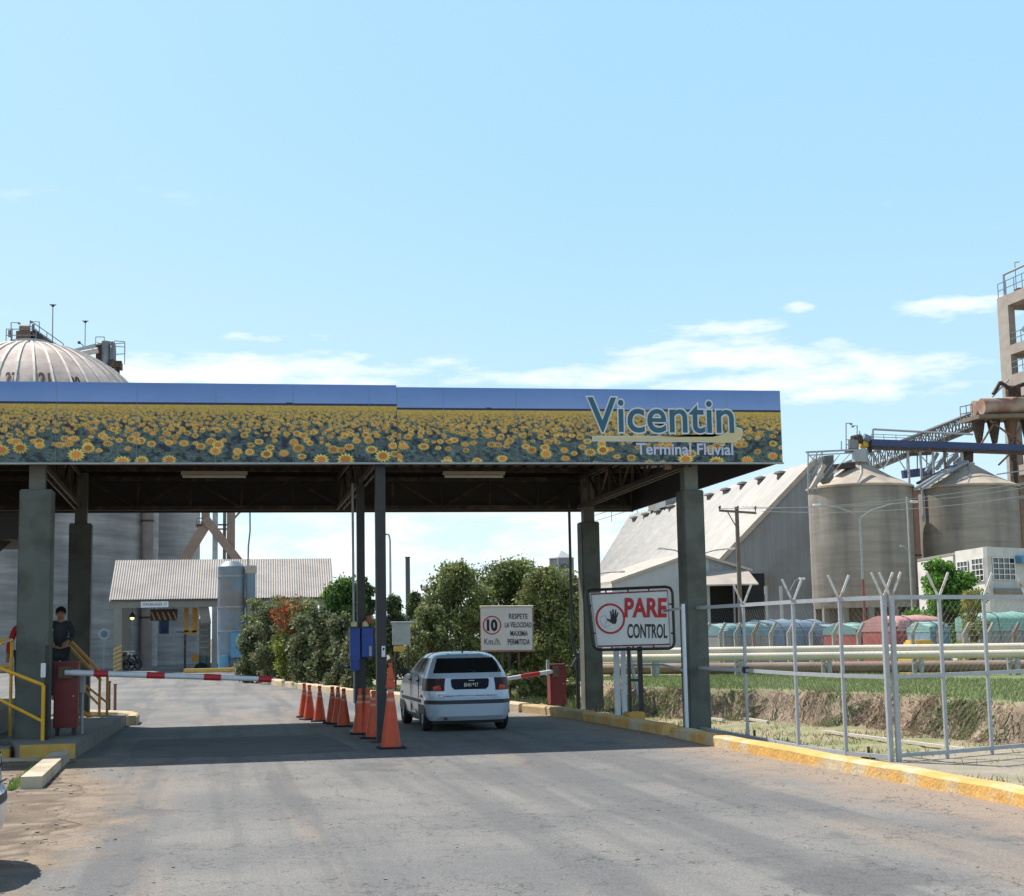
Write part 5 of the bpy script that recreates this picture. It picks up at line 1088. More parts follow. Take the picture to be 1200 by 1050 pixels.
for i in range(k_+1): x = a.x+(b_.x-a.x)*i/k_; vs += [(x, YW+1.8+.06*math.sin(i*1.9), a.z+.05*math.sin(i*2.3)), (x, YW+1.8, b_.z)]
mb.add(vs, [(2*i, 2*i+2, 2*i+3, 2*i+1) for i in range(k_)]).build('cloth', pm('dark_blue_cloth', (.03, .06, .13), .2, 4), bc)
lp = thing('pendant_lamp', 'small yellow lit lamp hanging under the left end of the far canopy', 'lamp'); q = at(155, 719, YW+1)
MB().cyl((q.x, YW+1, q.z), (q.x, YW+1, zb+.4), .02).lathe((q.x, YW+1, q.z-.12), [(.20, -.08), (.12, .08), (.03, .2), (0, .2)], 14).build('lamp_shade', steel_dark, lp)
bm_ = bpy.data.materials.new('lit_bulb'); bm_.use_nodes = True; bb = bm_.node_tree.nodes['Principled BSDF']; bb.inputs['Base Color'].default_value = (.9, .85, .4, 1); bb.inputs['Emission Color'].default_value = (1, .9, .35, 1); bb.inputs['Emission Strength'].default_value = 1.2
MB().lathe((q.x, YW+1, q.z-.24), [(0, -.1), (.1, -.05), (.11, .03), (0, .1)], 12).build('bulb', bm_, lp, smooth=True)
ns = thing('wall_sign', 'round white sign on the silo wall left of the far canopy post', 'sign'); q = at(122, 743, 91); MB().cyl((q.x, 91.0, q.z), (q.x, 91.06, q.z), .33, n=24).build('board', pm('dull_white_disc', (.45, .46, .48), .1, 4), ns); MB().cyl((q.x, 90.98, q.z), (q.x, 90.995, q.z), .2, n=24).build('dark_centre', duct_blue, ns); MB().box((q.x-.03, 91.07, 0), (q.x+.03, 91.12, q.z)).build('post', steel_grey, ns)
# blue grey dust collector standing before the canopy
dc = thing('dust_collector', 'tall blue grey cylindrical dust collector with an elbow duct, right of the far canopy opening', 'dust collector')
Yd = 77.5
def D(u_, v_, y=Yd): return at(u_, v_, y)
cx = D(271, 740).x; r_ = 15.5/F*Yd; z0, z1 = D(271, 778).z, D(271, 664).z
MB().cyl((cx, Yd, z0), (cx, Yd, z1), r_, n=28).build('drum', duct_blue, dc, smooth=True)
for v_ in (712, 740, 676): z = D(271, v_).z; MB().cyl((cx, Yd, z), (cx, Yd, z+.05), r_+.03, n=28).build('band', steel_grey, dc)
MB().cyl((cx, Yd, z1), (cx, Yd, z1+.25), r_*1.0, r_*.55, 28).build('cap', duct_blue, dc, smooth=True)
MB().tube([D(293.5, 664, Yd-.3), D(293.5, 745, Yd-.3), D(289, 763, Yd-.5), D(280, 770, Yd-.6)], .26, 14).build('elbow_duct', duct_blue, dc, smooth=True)
MB().cyl(D(293.5, 672, Yd-.3), D(293.5, 663, Yd-.3), .30, n=14).build('duct_mouth', sheet_tan, dc, smooth=True)
a = D(270, 771, Yd-r_-.25); b_ = D(287, 741, Yd-r_-.25); MB().bbox((a.x, Yd-r_-.3, a.z), (b_.x, Yd-r_+.05, b_.z), .03).build('blue_panel', panel_blue, dc)
MB().cyl((D(262, 740).x, Yd-.9, 0), (D(262, 740).x, Yd-.9, D(262, 768).z), .25, n=14).build('drum_outlet', panel_blue, dc, smooth=True)
for s in (-.5, .5): MB().box((cx+s-.06, Yd-.3, 0), (cx+s+.06, Yd+.3, z0)).build('leg', steel_dark, dc)
# machines under the canopy, one by one
mc = thing('orange_gantry', 'orange rectangular gantry frame hanging under the far canopy', 'gantry'); Yg = 82
def gp(u_, v_): return at(u_, v_, Yg)
or_m = pm('orange_gantry_paint', (.52, .27, .05), .15, 4)
MB().beam(gp(218.5, 712), gp(218.5, 741), .22, .22).build('upright', or_m, mc); MB().beam(gp(228.5, 712), gp(228.5, 741), .28, .22).build('upright', or_m, mc); MB().beam(gp(216, 741), gp(230, 741), .22, .2).build('crossbar', or_m, mc)
MB().beam(gp(207, 740.5), gp(217, 741), .05, .05).beam((gp(217, 741).x, Yg, gp(217, 741).z), (gp(217, 741).x, Yg, 0), .12, .12).build('arm', steel_dark, mc)
tk = thing('tank_lorry', 'white tank and ladder rack seen in the shade under the far canopy', 'lorry'); Yt = 85
def tp(u_, v_): return at(u_, v_, Yt)
MB().box(tp(233, 790), tp(247, 725)).build('body', pm('dim_grey_body', (.30, .30, .29), .3, 3), tk); MB().cyl(tp(234, 722), tp(246, 720), .5, n=16).build('tank', white_paint, tk, smooth=True)
for k in range(5): MB().box(tp(232, 760-k*7), tp(244, 758-k*7)+Vector((0, -.25, 0))).build('rung', fence_paint, tk)
MB().cyl(tp(236, 786), tp(236, 786)+Vector((0, -.4, 0)), .45, n=16).build('wheel', rubber, tk); MB().box(tp(225, 776), tp(233, 767)+Vector((0, -.3, 0))).build('orange_box', or_m, tk); MB().prism([tp(231, 782), tp(241, 768), tp(242, 779), tp(238, 784)], (0, -.3, 0)).build('teal_hood', pm('teal_hood', (.06, .22, .25), .2, 3), tk)
MB().box(tp(249, 782), tp(254, 764)+Vector((0, -.4, 0))).build('panel', steel_grey, tk)
bl_ = tag(MB().bbox(tuple(at(215, 789, 74)-Vector((0, 0, .0))), tuple(at(281, 782.5, 74)+Vector((0, .5, 0))), .04).build('yellow_kerb_block', pm('orange_yellow_concrete', (.62, .40, .12), .1, 3)), 'long low yellow kerb block on the yard in front of the dust collector', 'kerb block')
for k_, u_ in enumerate((147, 155)):
    mo = thing('motorcycle', ('parked motorcycle nearest the far canopy post' if k_ == 0 else 'parked motorcycle right of the other one, by the silo wall'), 'motorcycle', group='motorcycles parked by the silo')
    q = at(u_, 777, 88); X0 = q.x; Y0 = 88; dk = steel_black
    for s in (-.6, .6): MB().lathe((0, 0, 0), [(.24, -.04), (.31, 0), (.24, .04), (.24, -.04)], 18).build('wheel', rubber, mo, smooth=True, xf=Matrix.Translation((X0+s*.5, Y0+s*.6, .31)) @ Matrix.Rotation(PI/2, 4, 'X') @ Matrix.Rotation(.8, 4, 'Y'))
    MB().tube([(X0-.3, Y0-.36, .31), (X0-.15, Y0-.2, .85), (X0+.1, Y0+.1, .80), (X0+.3, Y0+.36, .35)], .05).tube([(X0-.1, Y0-.1, .35), (X0+.15, Y0+.2, .4)], .12).build('frame', dk, mo)
    MB().bbox((X0-.17, Y0-.2, .78), (X0+.02, Y0+.1, .98), .05).build('fuel_tank', red_paint if k_ == 0 else white_paint, mo); MB().bbox((X0, Y0+.05, .76), (X0+.3, Y0+.45, .86), .03).build('seat', dk, mo)
    MB().beam((X0-.5, Y0-.1, 1.05), (X0+.15, Y0-.4, 1.05), .04, .04).cyl((X0-.2, Y0-.3, .85), (X0-.2, Y0-.3, 1.1), .06).build('handlebar', white_paint, mo)
# pipe tower rising above the far canopy
pt = thing('pipe_tower', 'tall steel tower with forked brown ducts above the far canopy roof', 'tower'); Yp = 92
def T(u_, v_, y=Yp): return at(u_, v_, y)
for u_, r_ in ((252, .16), (271, .22)): x = T(u_, 650).x; MB().box((x-r_, Yp-r_, 0), (x+r_, Yp+r_, 14.5)).build('column', duct_brown if u_ > 260 else steel_grey, pt)
MB().cyl((T(263, 650).x, Yp+.4, 0), (T(263, 650).x, Yp+.4, 14), .1).build('pipe', rail_grey, pt)
MB().beam(T(241, 560), T(241, 617), .5, .5).build('duct', duct_brown, pt); MB().beam(T(243, 612), T(212, 662), .55, .6).build('duct', duct_brown, pt); MB().beam(T(240, 607, Yp-.2), T(283, 662, Yp-.2), .5, .5).build('duct', duct_brown, pt)
for v_ in (615, 620, 560, 590): MB().beam(T(229 if v_ == 615 else 250, v_), T(272, v_), .1, .09).build('cross_member', steel_dark, pt)
MB().beam(T(272, 610), T(285, 596), .12, .12).build('brace', duct_brown, pt); MB().box(T(230, 617, Yp-.3), T(237, 615, Yp+.6)).build('platform', steel_dark, pt); rails(pt, [T(230, 616, Yp-.3), T(238, 616, Yp-.3)], .45, .03, step=.4)
rails(pt, [T(266, 660, Yp-.4), T(266, 661, Yp-.4)], 4, .03); MB().cyl((T(232, 600).x, Yp, 14), T(232, 600), .05).build('pipe', rail_grey, pt)
cbw = thing('hanging_cable', 'thin dark cable hanging from the canopy line to the dust collector', 'cable'); MB().tube([at(290.5, 666, 77.4), at(291, 640, 77.4), at(293, 622, 77.4), at(292.5, 560, 77.4)], .045, 5).build('cable', duct_blue, cbw)

# ------------------------------------------------------------------ middle background: lamp, poles, hexagonal tower
def lamp_pole(lab, u_, vtop, Y_, arm=-.6, head='glow', r=.07):
    t_ = thing('street_lamp', lab, 'street lamp', place(u_, Y_)); z = hgt(u_, vtop, Y_)
    MB().cyl((0, 0, 0), (0, 0, z-.3), r, r*.7, 8).tube([(0, 0, z-.3), (arm*.3, 0, z-.02), (arm, 0, z)], r*.6, 6).build('pole', steel_grey, t_, smooth=True)
    MB().bbox((arm-.3 if arm < 0 else arm, -.12, z-.08), (arm if arm < 0 else arm+.3, .12, z+.06), .03).build('lamp_head', pm('orange_lamp_glass', (.6, .33, .12), .1, 3, .3) if head == 'glow' else white_paint, t_); return t_
lamp_pole('street lamp with an orange head just right of the front steel post', 458, 626, 75, -.2)
t_ = thing('black_pole', 'thick plain dark pole rising from the trees left of the notice board', 'pole', place(478.5, 72)); MB().cyl((0, 0, 0), (0, 0, hgt(478, 654, 72)), .12, .11, 10).cyl((0, 0, hgt(478, 654, 72)), (0, 0, hgt(478, 652.5, 72)), .13, .13, 10).build('shaft', pm('dark_grey_pole', (.09, .09, .10), .15, 2), t_, smooth=True)
def upole(lab, u_, vtop, Y_, arm, ins=(-1, 0, 1), extra=0, m=wood_pole, rz=0, r=.11):
    t_ = thing('power_pole', lab, 'power pole', place(u_, Y_), rz, 'power poles with crossarms'); z = hgt(u_, vtop, Y_)
    MB().cyl((0, 0, 0), (0, 0, z), r*1.25, r, 10).build('pole', m, t_, smooth=True); MB().beam((-arm, -.12, z-.22), (arm, -.12, z-.34+extra), .10, .12).build('crossarm', m, t_)
    MB().beam((-arm*.55, -.1, z-.28), (0, -.1, z-1.3), .04, .05).build('brace', m, t_)
    for k in ins: MB().lathe((k*arm*.97, -.12, z-.26), [(.03, 0), (.03, .12), (.09, .14), (.05, .2), (.09, .22), (.05, .3), (0, .34)], 10).build('insulator', pm('brown_insulator', (.10, .05, .04), .1, 3, .3), t_, smooth=True)
    return t_
upole('power pole whose crossarm shows over the trees behind the car', 536.5, 663.5, 95, .75, (-1, 0))
upole('small grey power pole left of the tree group, above the notice board', 509.5, 686, 82, .75, (-1, 0, .5), m=pm('grey_green_pole', (.14, .18, .17), .1, 3))
upole('tall wooden power pole with a long crossarm in front of the warehouse gable', 868.5, 594, 78, 1.13, (-1, 0, 1), rz=R(8))
hx = thing('hexagonal_tower', 'distant grey tower with a pointed faceted roof above the trees', 'tower'); Yx = 150; q = at(659, 700, Yx); r_ = 14.5/F*Yx; ze = hgt(657, 655, Yx); za_ = hgt(657, 645, Yx)
MB().lathe((q.x, Yx, 0), [(r_*.92, 0), (r_*.92, ze)], 6).build('wall', sheet_gable, hx); MB().lathe((q.x, Yx, ze), [(r_*1.08, 0), (r_*1.08, .1), (0, za_-ze)], 6).build('roof', sheet_light, hx)
for k in range(6):
    a = 2*PI*k/6; MB().cyl((q.x+r_*.95*math.cos(a), Yx+r_*.95*math.sin(a), 0), (q.x+r_*.95*math.cos(a), Yx+r_*.95*math.sin(a), ze), .12).build('corner_post', steel_grey, hx)
for (u_, v_) in ((664, 661),): MB().box(at(u_-6, v_+8, Yx-r_), at(u_+1, v_, Yx-r_)-Vector((0, .05, 0))).build('window', glass_dark, hx)
# ------------------------------------------------------------------ right background
GZ = -1.5
# warehouse
wh = thing('warehouse', 'huge warehouse with a steep pale sheet roof and a blue grey gable', 'warehouse')
Yg = 175.0; rd_ = at(958, 541, Yg); el_ = at(786, 722, Yg); Xr, Zr, Xe, Ze = rd_.x, rd_.z, el_.x, el_.z
def Yof(u_, v_, Xv): d = ray(u_, v_); return Xv*d.y/d.x
Yr2 = Yof(738, 606, Xr); Ye2 = Yof(664, 700, Xe); XE2 = 2*Xr-Xe
print('warehouse', Xr, Zr, Xe, Ze, Yr2, Ye2)
def roofpt(f_, s): # f_: 0 gable..1 far; s: 0 ridge..1 eave
    return Vector((Xr+(Xe-Xr)*s, Yg+((Yr2-Yg)*(1-s)+(Ye2-Yg)*s)*f_, Zr+(Ze-Zr)*s+.9*math.sin(PI*s)*0))
NB = 46; vs = []; 
nrm = Vector((Ze-Zr, 0, -(Xe-Xr))).normalized(); nrm = -nrm if nrm.z < 0 else nrm
for i in range(NB*2+1):
    f_ = i/(NB*2); o_ = nrm*(.35 if i % 2 else 0)
    for s in (0, .5, 1): vs.append(roofpt(f_, s)+o_)
fs2 = []
for i in range(NB*2):
    for j in range(2): fs2.append((3*i+j, 3*i+j+1, 3*i+3+j+1, 3*i+3+j))
rf = MB().add(vs, fs2).build('roof', sheet_roof, wh)
MB().prism([roofpt(0, 0)+Vector((0, -.3, 0)), roofpt(0, 1)+Vector((0, -.3, 0)), roofpt(0, 1)+nrm*.6+Vector((0, -.3, 0)), roofpt(0, 0)+nrm*.6+Vector((0, -.3, 0))], (0, .8, 0)).build('verge_trim', sheet_tan, wh)
MB().add([roofpt(1, 0), roofpt(1, 1), (XE2, Ye2, Ze), (XE2, Yg, Ze), (Xr, Yg, Zr)], [(0, 1, 2), (0, 2, 3, 4)]).build('roof_far_side', sheet_roof, wh)
MB().prism([(Xe+.2, Yg, GZ), (XE2-.2, Yg, GZ), (XE2-.2, Yg, Ze), (Xr, Yg, Zr-.1), (Xe+.2, Yg, Ze)], (0, .3, 0)).build('gable_wall', sheet_gable, wh)
MB().box((Xe+.2, Yg+.3, GZ), (Xe+.5, Ye2, Ze)).build('side_wall', sheet_gable, wh)
for (u_, v_) in ((915, 560), (892, 566), (871, 572), (851, 579), (832, 585), (787, 598), (772, 603), (757, 607), (744, 611)):
    d = ray(u_, v_); nv = nrm; t0 = (Vector((Xr, 0, Zr))-Vector((0, 0, CH))).dot(nv)/d.dot(nv); q = Vector((0, 0, CH))+d*t0
    v_o = MB().lathe(q-Vector((0, 0, .3)), [(.5, 0), (.5, .75), (.95, .85), (.8, 1.1), (0, 1.3)], 14).build('ridge_vent', pm('dark_vent', (.16, .155, .15), .2, 2), wh, smooth=True)
d = ray(786, 590); q = Vector((0, 0, CH))+d*(Xr/d.x); MB().box((Xr-1.5, q.y-2, Zr-.5), (Xr+2, q.y+8, Zr+2.2)).build('ridge_house', sheet_gable, wh)
rails(wh, [(Xr, q.y+20, Zr), (Xr, q.y+55, Zr)], 2.2, .06, step=12)
# gabled annex in front, with a porch
an = thing('warehouse_annex', 'lower annex with a white wall and a dark open porch in front of the warehouse', 'building'); Ya = 120
def N_(u_, v_, y=Ya): return at(u_, v_, y)
zg = GZ; L0 = N_(718, 683); PK = N_(812, 650); R0 = N_(877, 669)
MB().prism([(L0.x, Ya, zg), (N_(832, 700).x, Ya, zg), (N_(832, 700).x, Ya, N_(832, 655).z), PK, L0], (0, .3, 0)).build('wall', sheet_light, an)
MB().prism([L0+Vector((-.25, -.4, -.1)), PK+Vector((0, -.4, 0)), PK+Vector((0, -.4, .22)), L0+Vector((-.25, -.4, .12))], (0, 14, 0)).prism([PK+Vector((0, -.4, 0)), R0+Vector((.2, -.4, -.05)), R0+Vector((.2, -.4, .15)), PK+Vector((0, -.4, .22))], (0, 14, 0)).build('roof', sheet_tan, an)
MB().prism([(N_(832, 700).x, Ya+.02, N_(832, 673).z), (R0.x, Ya+.02, R0.z), (N_(832, 700).x, Ya+.02, N_(832, 655).z)], (0, .25, 0)).build('upper_wall', sheet_gable, an)
a, b_, c_, d_ = N_(815, 671, Ya-.2), N_(876, 669, Ya-.2), N_(889, 685.5, Ya-3.2), N_(815, 687, Ya-3.2)
MB().prism([a, b_, c_, d_], (0, 0, .12)).build('porch_roof', sheet_tan, an)
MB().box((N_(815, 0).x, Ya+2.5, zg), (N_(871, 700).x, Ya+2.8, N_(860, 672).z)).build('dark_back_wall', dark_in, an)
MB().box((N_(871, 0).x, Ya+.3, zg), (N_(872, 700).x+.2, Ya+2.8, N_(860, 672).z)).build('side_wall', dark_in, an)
for u_ in (869, 886): MB().box((N_(u_, 0, Ya-2.8).x, Ya-2.9, zg), (N_(u_, 0, Ya-2.8).x+.22, Ya-2.7, N_(u_, 687, Ya-2.8).z)).build('post', steel_grey, an)
# silos
gs = 'big right hand silos with conical roofs'
YA = 130.0
def rsilo(u_, rpx, vt, va, vb, lab, ya=YA):
    c_ = at(u_, 650, ya); r_ = rpx/F*ya*1.01; hw_ = hgt(u_, vt, ya-r_*.2); ap = hgt(u_, va, ya); zb_ = hgt(u_, vb, ya-r_)
    t_ = thing('conical_silo', lab, 'silo', (c_.x, ya, 0), 0, gs)
    MB().lathe((0, 0, 0), [(r_*.97, zb_-.6), (r_, zb_), (r_, hw_)], 72).build('wall', silo_conc, t_, smooth=True)
    MB().lathe((0, 0, hw_), [(r_*1.04, -.08), (r_*1.04, .12), (r_*.62, (ap-hw_)*.42), (r_*.18, (ap-hw_)*.93), (.9, ap-hw_), (0, ap-hw_)], 72).build('cone_roof', cone_roof, t_, smooth=True)
    MB().lathe((0, 0, 0), [(r_*.72, GZ), (r_*.72, zb_-.3)], 36).build('hopper_base', pm('dark_brown_base_concrete', (.16, .135, .115), .2, 1, .9), t_)  # base ring in darker, browner concrete than the silo wall
    for k in range(12):
        a = 2*PI*k/12+.2; MB().box((r_*.92*math.cos(a)-.25, r_*.92*math.sin(a)-.25, GZ), (r_*.92*math.cos(a)+.25, r_*.92*math.sin(a)+.25, zb_-.5)).build('leg', beam_conc, t_)
    for v_ in (0,): MB().tube([Vector((-r_*.45, -r_*.9, hw_+.15)), Vector((-r_*.2, -r_*.55, hw_+(ap-hw_)*.45)), Vector((0, -.6, ap+.1))], .10, 6).build('roof_pipe', steel_grey, t_)
    return t_, c_, r_, hw_, ap
sA, cA, rA, hA, aA = rsilo(1011, 63.5, 572, 542, 704, 'left one of the two big conical silos, next to the warehouse gable')
sB, cB, rB, hB, aB = rsilo(1137, 62, 572, 543, 704, 'right one of the two big conical silos, behind the white office')
# steel frame and gangway left of silo A
fa = thing('steel_gangway', 'light steel gangway frame at the left shoulder of the left conical silo', 'gangway')
def K(u_, v_, y=YA): return at(u_, v_, y)
yk = YA-5.2
for u_ in (947, 957): MB().cyl(K(u_, 578 if u_ < 950 else 575, yk), K(u_, 529, yk), .07, n=6).build('post', steel_grey, fa)
MB().beam(K(945, 530, yk), K(1004, 527, YA-2), .2, .16).beam(K(947, 533.5, yk), K(1004, 530.5, YA-2), .1, .1).build('deck', steel_grey, fa)
for a_, b_ in (((949, 534), (962, 548)), ((955, 571), (985, 531)), ((947, 545), (957, 532)), ((970, 560), (996, 532))): MB().beam(K(*a_, yk), K(*b_, yk), .07, .07).build('brace', steel_grey, fa)
MB().prism([K(966, 534, yk), K(977, 533, yk), K(977, 560, yk), K(972, 566, yk), K(966, 560, yk)], (0, 1.5, 0)).build('stair_house', pm('dark_grey_sheet', (.13, .13, .125), .2, 1), fa)
MB().beam(K(950, 574, yk), K(966, 545, yk), .5, .3).build('stair', sheet_tan, fa); rails(fa, [K(949, 569, yk-.2), K(964, 541, yk-.2)], .9, .04, step=1.0)
MB().beam(K(975, 548, YA-1), K(1000, 545, YA-1), 1.0, .5).build('duct', steel_dark, fa)
# head machinery of silo A
hm = thing('silo_head_drive', 'conveyor drive with a yellow motor guard on top of the left conical silo', 'machinery')
def HK(u_, v_): return at(u_, v_, YA-.5)
MB().cyl(HK(1008, 542), HK(1008, 528), .75, n=16).build('inlet', steel_grey, hm, smooth=True); MB().box(HK(996, 530), HK(1022, 526.5)+Vector((0, 1.2, 0))).build('deck', steel_dark, hm)
MB().bbox(HK(1010, 525), HK(1018.5, 512)+Vector((0, .8, 0)), .15).build('yellow_guard', machine_y, hm)
MB().cyl(HK(999, 516), HK(1009, 514), .45, n=14).build('drum', steel_dark, hm, smooth=True); MB().cyl(HK(1000, 526), HK(1000, 516), .5, n=12).build('gearbox', rail_grey, hm, smooth=True); MB().cyl(HK(1012, 512), HK(1019, 515), .35, n=12).build('motor', duct_blue, hm)
for k_, (u_, v0_, v1_, dr) in enumerate(((991.5, 527, 496, 1.0), (1004.5, 514, 499, -.9), (1007.5, 514, 505, 0), (986, 527, 517, 0))):
    p, q = HK(u_, v0_), HK(u_, v1_); mb = MB().cyl(p, q, .05, n=6)
    if dr: mb.cyl(q, q+Vector((dr*.5, 0, 0)), .04, n=5).box(q+Vector((dr*.5-.1, -.1, -.15)), q+Vector((dr*.5+.1, .1, 0)))
    mb.build('mast', rail_grey, hm)
rails(hm, [HK(992, 526.5), HK(1001, 526.5)], .9, .035, step=.6)
# blue conveyor
bcv = thing('blue_conveyor', 'long navy blue horizontal conveyor casing running over both conical silos', 'conveyor')
a, b_ = K(1019, 519.5, YA-.5), K(1206, 526, YA-.5)
MB().beam(a, b_, 1.0, .68).build('casing', conv_blue, bcv); MB().beam(a+Vector((0, 0, -.42)), b_+Vector((0, 0, -.42)), 1.2, .22).build('underframe', steel_dark, bcv)
rails(bcv, [a+Vector((0, -.5, .3)), a.lerp(b_, .45)+Vector((0, -.5, .3))], .5, .03, step=1.2)
MB().tube([K(1023, 515, YA-1), K(1023, 503, YA-1), K(1096, 507, YA-1), K(1140, 509, YA-1)], .10, 6).build('pipe', steel_grey, bcv)
for u_ in (1034, 1048, 1062, 1075, 1095): MB().box((K(u_, 0).x-.08, YA-.6, K(u_, 574).z-3), (K(u_, 0).x+.08, YA-.4, K(u_, 523).z)).build('leg', steel_grey if u_ != 1075 else steel_rust, bcv)
for a_, b_ in (((1020, 530), (1036, 550)), ((1036, 548), (1048, 530)), ((1048, 530), (1062, 552)), ((1075, 530), (1092, 548))): MB().beam(K(*a_), K(*b_), .08, .08).build('brace', steel_grey, bcv)
MB().cyl(K(1133, 541), K(1133, 528), .6, n=14).build('outlet', steel_dark, bcv)
# inclined truss gallery
ig = thing('inclined_gallery', 'long open truss conveyor gallery climbing behind the conical silos to the tower', 'conveyor gallery')
YI = 146.0
def I(u_, v_, y=YI): return at(u_, v_, y)
def lattice(par, p0, p1, h, w_, bays, ch, m, name='truss'):
    p0 = Vector(p0); p1 = Vector(p1); d = (p1-p0)/bays
    for s in (0, 1):
        o_ = Vector((0, w_*s, 0)); mb = MB(); mb.beam(p0+o_, p1+o_, ch, ch); mb.beam(p0+o_+Vector((0, 0, h)), p1+o_+Vector((0, 0, h)), ch, ch)
        for i in range(bays):
            a = p0+d*i+o_; c_ = p0+d*(i+1)+o_; up = Vector((0, 0, h)); mb.beam(a, a+up, ch*.7, ch*.7); mb.beam(a, c_+up, ch*.6, ch*.6); mb.beam(a+up, c_, ch*.6, ch*.6)
        mb.build(name, m, par)
    mb = MB()
    for i in range(bays+1): mb.beam(p0+d*i+Vector((0, 0, h)), p0+d*i+Vector((0, w_, h)), ch*.6, ch*.6)
    mb.build('cross_beams', m, par)
lattice(ig, I(975, 571), I(1152, 500), 1.9, 2.2, 22, .14, rail_grey)
MB().beam(I(975, 568)+Vector((0, 1.1, 0)), I(1152, 498)+Vector((0, 1.1, 0)), 1.3, .5).build('belt', pm('dusty_belt', (.25, .22, .19), .2, 1), ig)
MB().beam(I(1045, 523)+Vector((0, .5, 0)), I(1150, 480)+Vector((0, .5, 0)), .9, .25).build('roof_sheet', pm('gallery_cover', (.30, .27, .24), .2, 1), ig)
for (u_, w2) in ((1057, .5), (1092, .38), (1158, .6)): MB().box((I(u_, 0).x-w2/2, YI, GZ), (I(u_, 0).x+w2/2, YI+.6, I(u_, 548 if u_ < 1080 else 530 if u_ < 1100 else 492).z)).build('support', duct_brown, ig)
b4 = thing('blue_girder', 'blue girder piece spanning low between the two conical silos', 'girder'); MB().beam(K(1058, 556, YA+8), K(1092, 552, YA+8), .6, .8).build('girder', conv_blue, b4)
for u_ in (1063, 1075, 1086): MB().beam(K(u_, 552, YA+8), K(u_, 532, YA+8), .1, .1).build('upright', rail_grey, b4)
MB().beam(K(1058, 533, YA+8), K(1092, 531, YA+8), .8, .3).build('top_beam', steel_dark, b4)
tp2 = thing('chute_pipes', 'pair of pale chute pipes lying on the left slope of the right conical silo', 'pipes')
for k in range(2): MB().tube([K(1072+k*8, 573, YA-5), K(1100+k*7, 556-k, YA-3), K(1131+k*3, 541, YA-.8)], .17, 8).build('pipe', steel_grey, tp2, smooth=True)
MB().beam(K(1078, 566, YA-3), K(1118, 546, YA-1.4), .9, .2).build('walkway', steel_dark, tp2); rails(tp2, [K(1080, 562, YA-3.2), K(1118, 543, YA-1.8)], .9, .035, step=.9)
for k in range(4): MB().beam(K(1086+k*11, 553-k*3, YA+4), K(1098+k*11, 531, YA+4), .45, .35).build('spout', duct_blue, tp2)
dpx = thing('down_pipe', 'rust brown downpipe in the gap between the two conical silos', 'pipe'); q = K(1074, 650, YA-2.5); MB().cyl((q.x, q.y, GZ), (q.x, q.y, hA-.2), .42, n=12).build('pipe', pm('rusty_gap_pipe', (.24, .13, .10), .2, 1.2), dpx, smooth=True)
for z in (2, 5, 8): MB().cyl((q.x, q.y, z), (q.x, q.y, z+.15), .48, n=12).build('collar', steel_dark, dpx)
# platform with tanks and hoppers
pf_ = thing('tank_platform', 'high steel platform with two red brown horizontal tanks and hopper legs at the right edge', 'platform')
YP2 = 140.0
def O(u_, v_, y=YP2): return at(u_, v_, y)
MB().beam(O(1136, 491), O(1260, 488), 4, .4).build('deck', pm('brown_deck', (.20, .16, .12), .2, 1), pf_)
red_t = pm('red_brown_tank', (.30, .16, .115), .2, .8, .7, col2=(.40, .30, .24), c2scale=.6, c2thr=.5); 
r1_ = (487-466)/2/F*YP2
MB().cyl(O(1150, 476.5, YP2-1), O(1260, 474, YP2-1), r1_, n=28).build('tank', red_t, pf_, smooth=True); MB().cyl(O(1141, 478.5, YP2+.8), O(1260, 476, YP2+.8), r1_*.95, n=28).build('tank', red_t, pf_, smooth=True)
rails(pf_, [O(1126, 494, YP2-1.5), O(1140, 491, YP2-1.5)], 1.5, .05, step=.6)
for u_ in (1146, 1164, 1184, 1203): 
    MB().lathe(O(u_, 490), [(.28, -2.6), (.55, -1.2), (.75, 0)], 10).build('hopper', steel_rust if u_ == 1184 else steel_dark, pf_, smooth=True)
for u_ in (1155, 1194, 1212): MB().box((O(u_, 0).x-.25, YP2-.3, GZ), (O(u_, 0).x+.25, YP2+.3, O(u_, 492).z)).build('leg', duct_brown if u_ != 1155 else steel_dark, pf_)
for a_, b_ in (((1160, 493), (1198, 520)), ((1196, 520), (1170, 545)), ((1150, 520), (1166, 494)), ((1180, 530), (1196, 500)), ((1165, 560), (1196, 578))): MB().beam(O(*a_, YP2-2), O(*b_, YP2-2), .16, .16).build('brace', steel_rust, pf_)
for v_ in (553, 569, 585): MB().beam(O(1168, v_+3, YP2-2), O(1215, v_-4, YP2-2), .12, .12).build('tie', steel_grey, pf_)
MB().tube([O(1164, 462, YP2-1), O(1172, 448, YP2-1), O(1184, 456, YP2-1), O(1200, 450, YP2-1)], .22, 8).build('chute', steel_dark, pf_); MB().beam(O(1163, 465, YP2-1), O(1182, 445, YP2-1), .15, .15).build('brace', steel_grey, pf_)
MB().box(O(1182, 464), O(1196, 452)).build('motor_box', steel_dark, pf_)
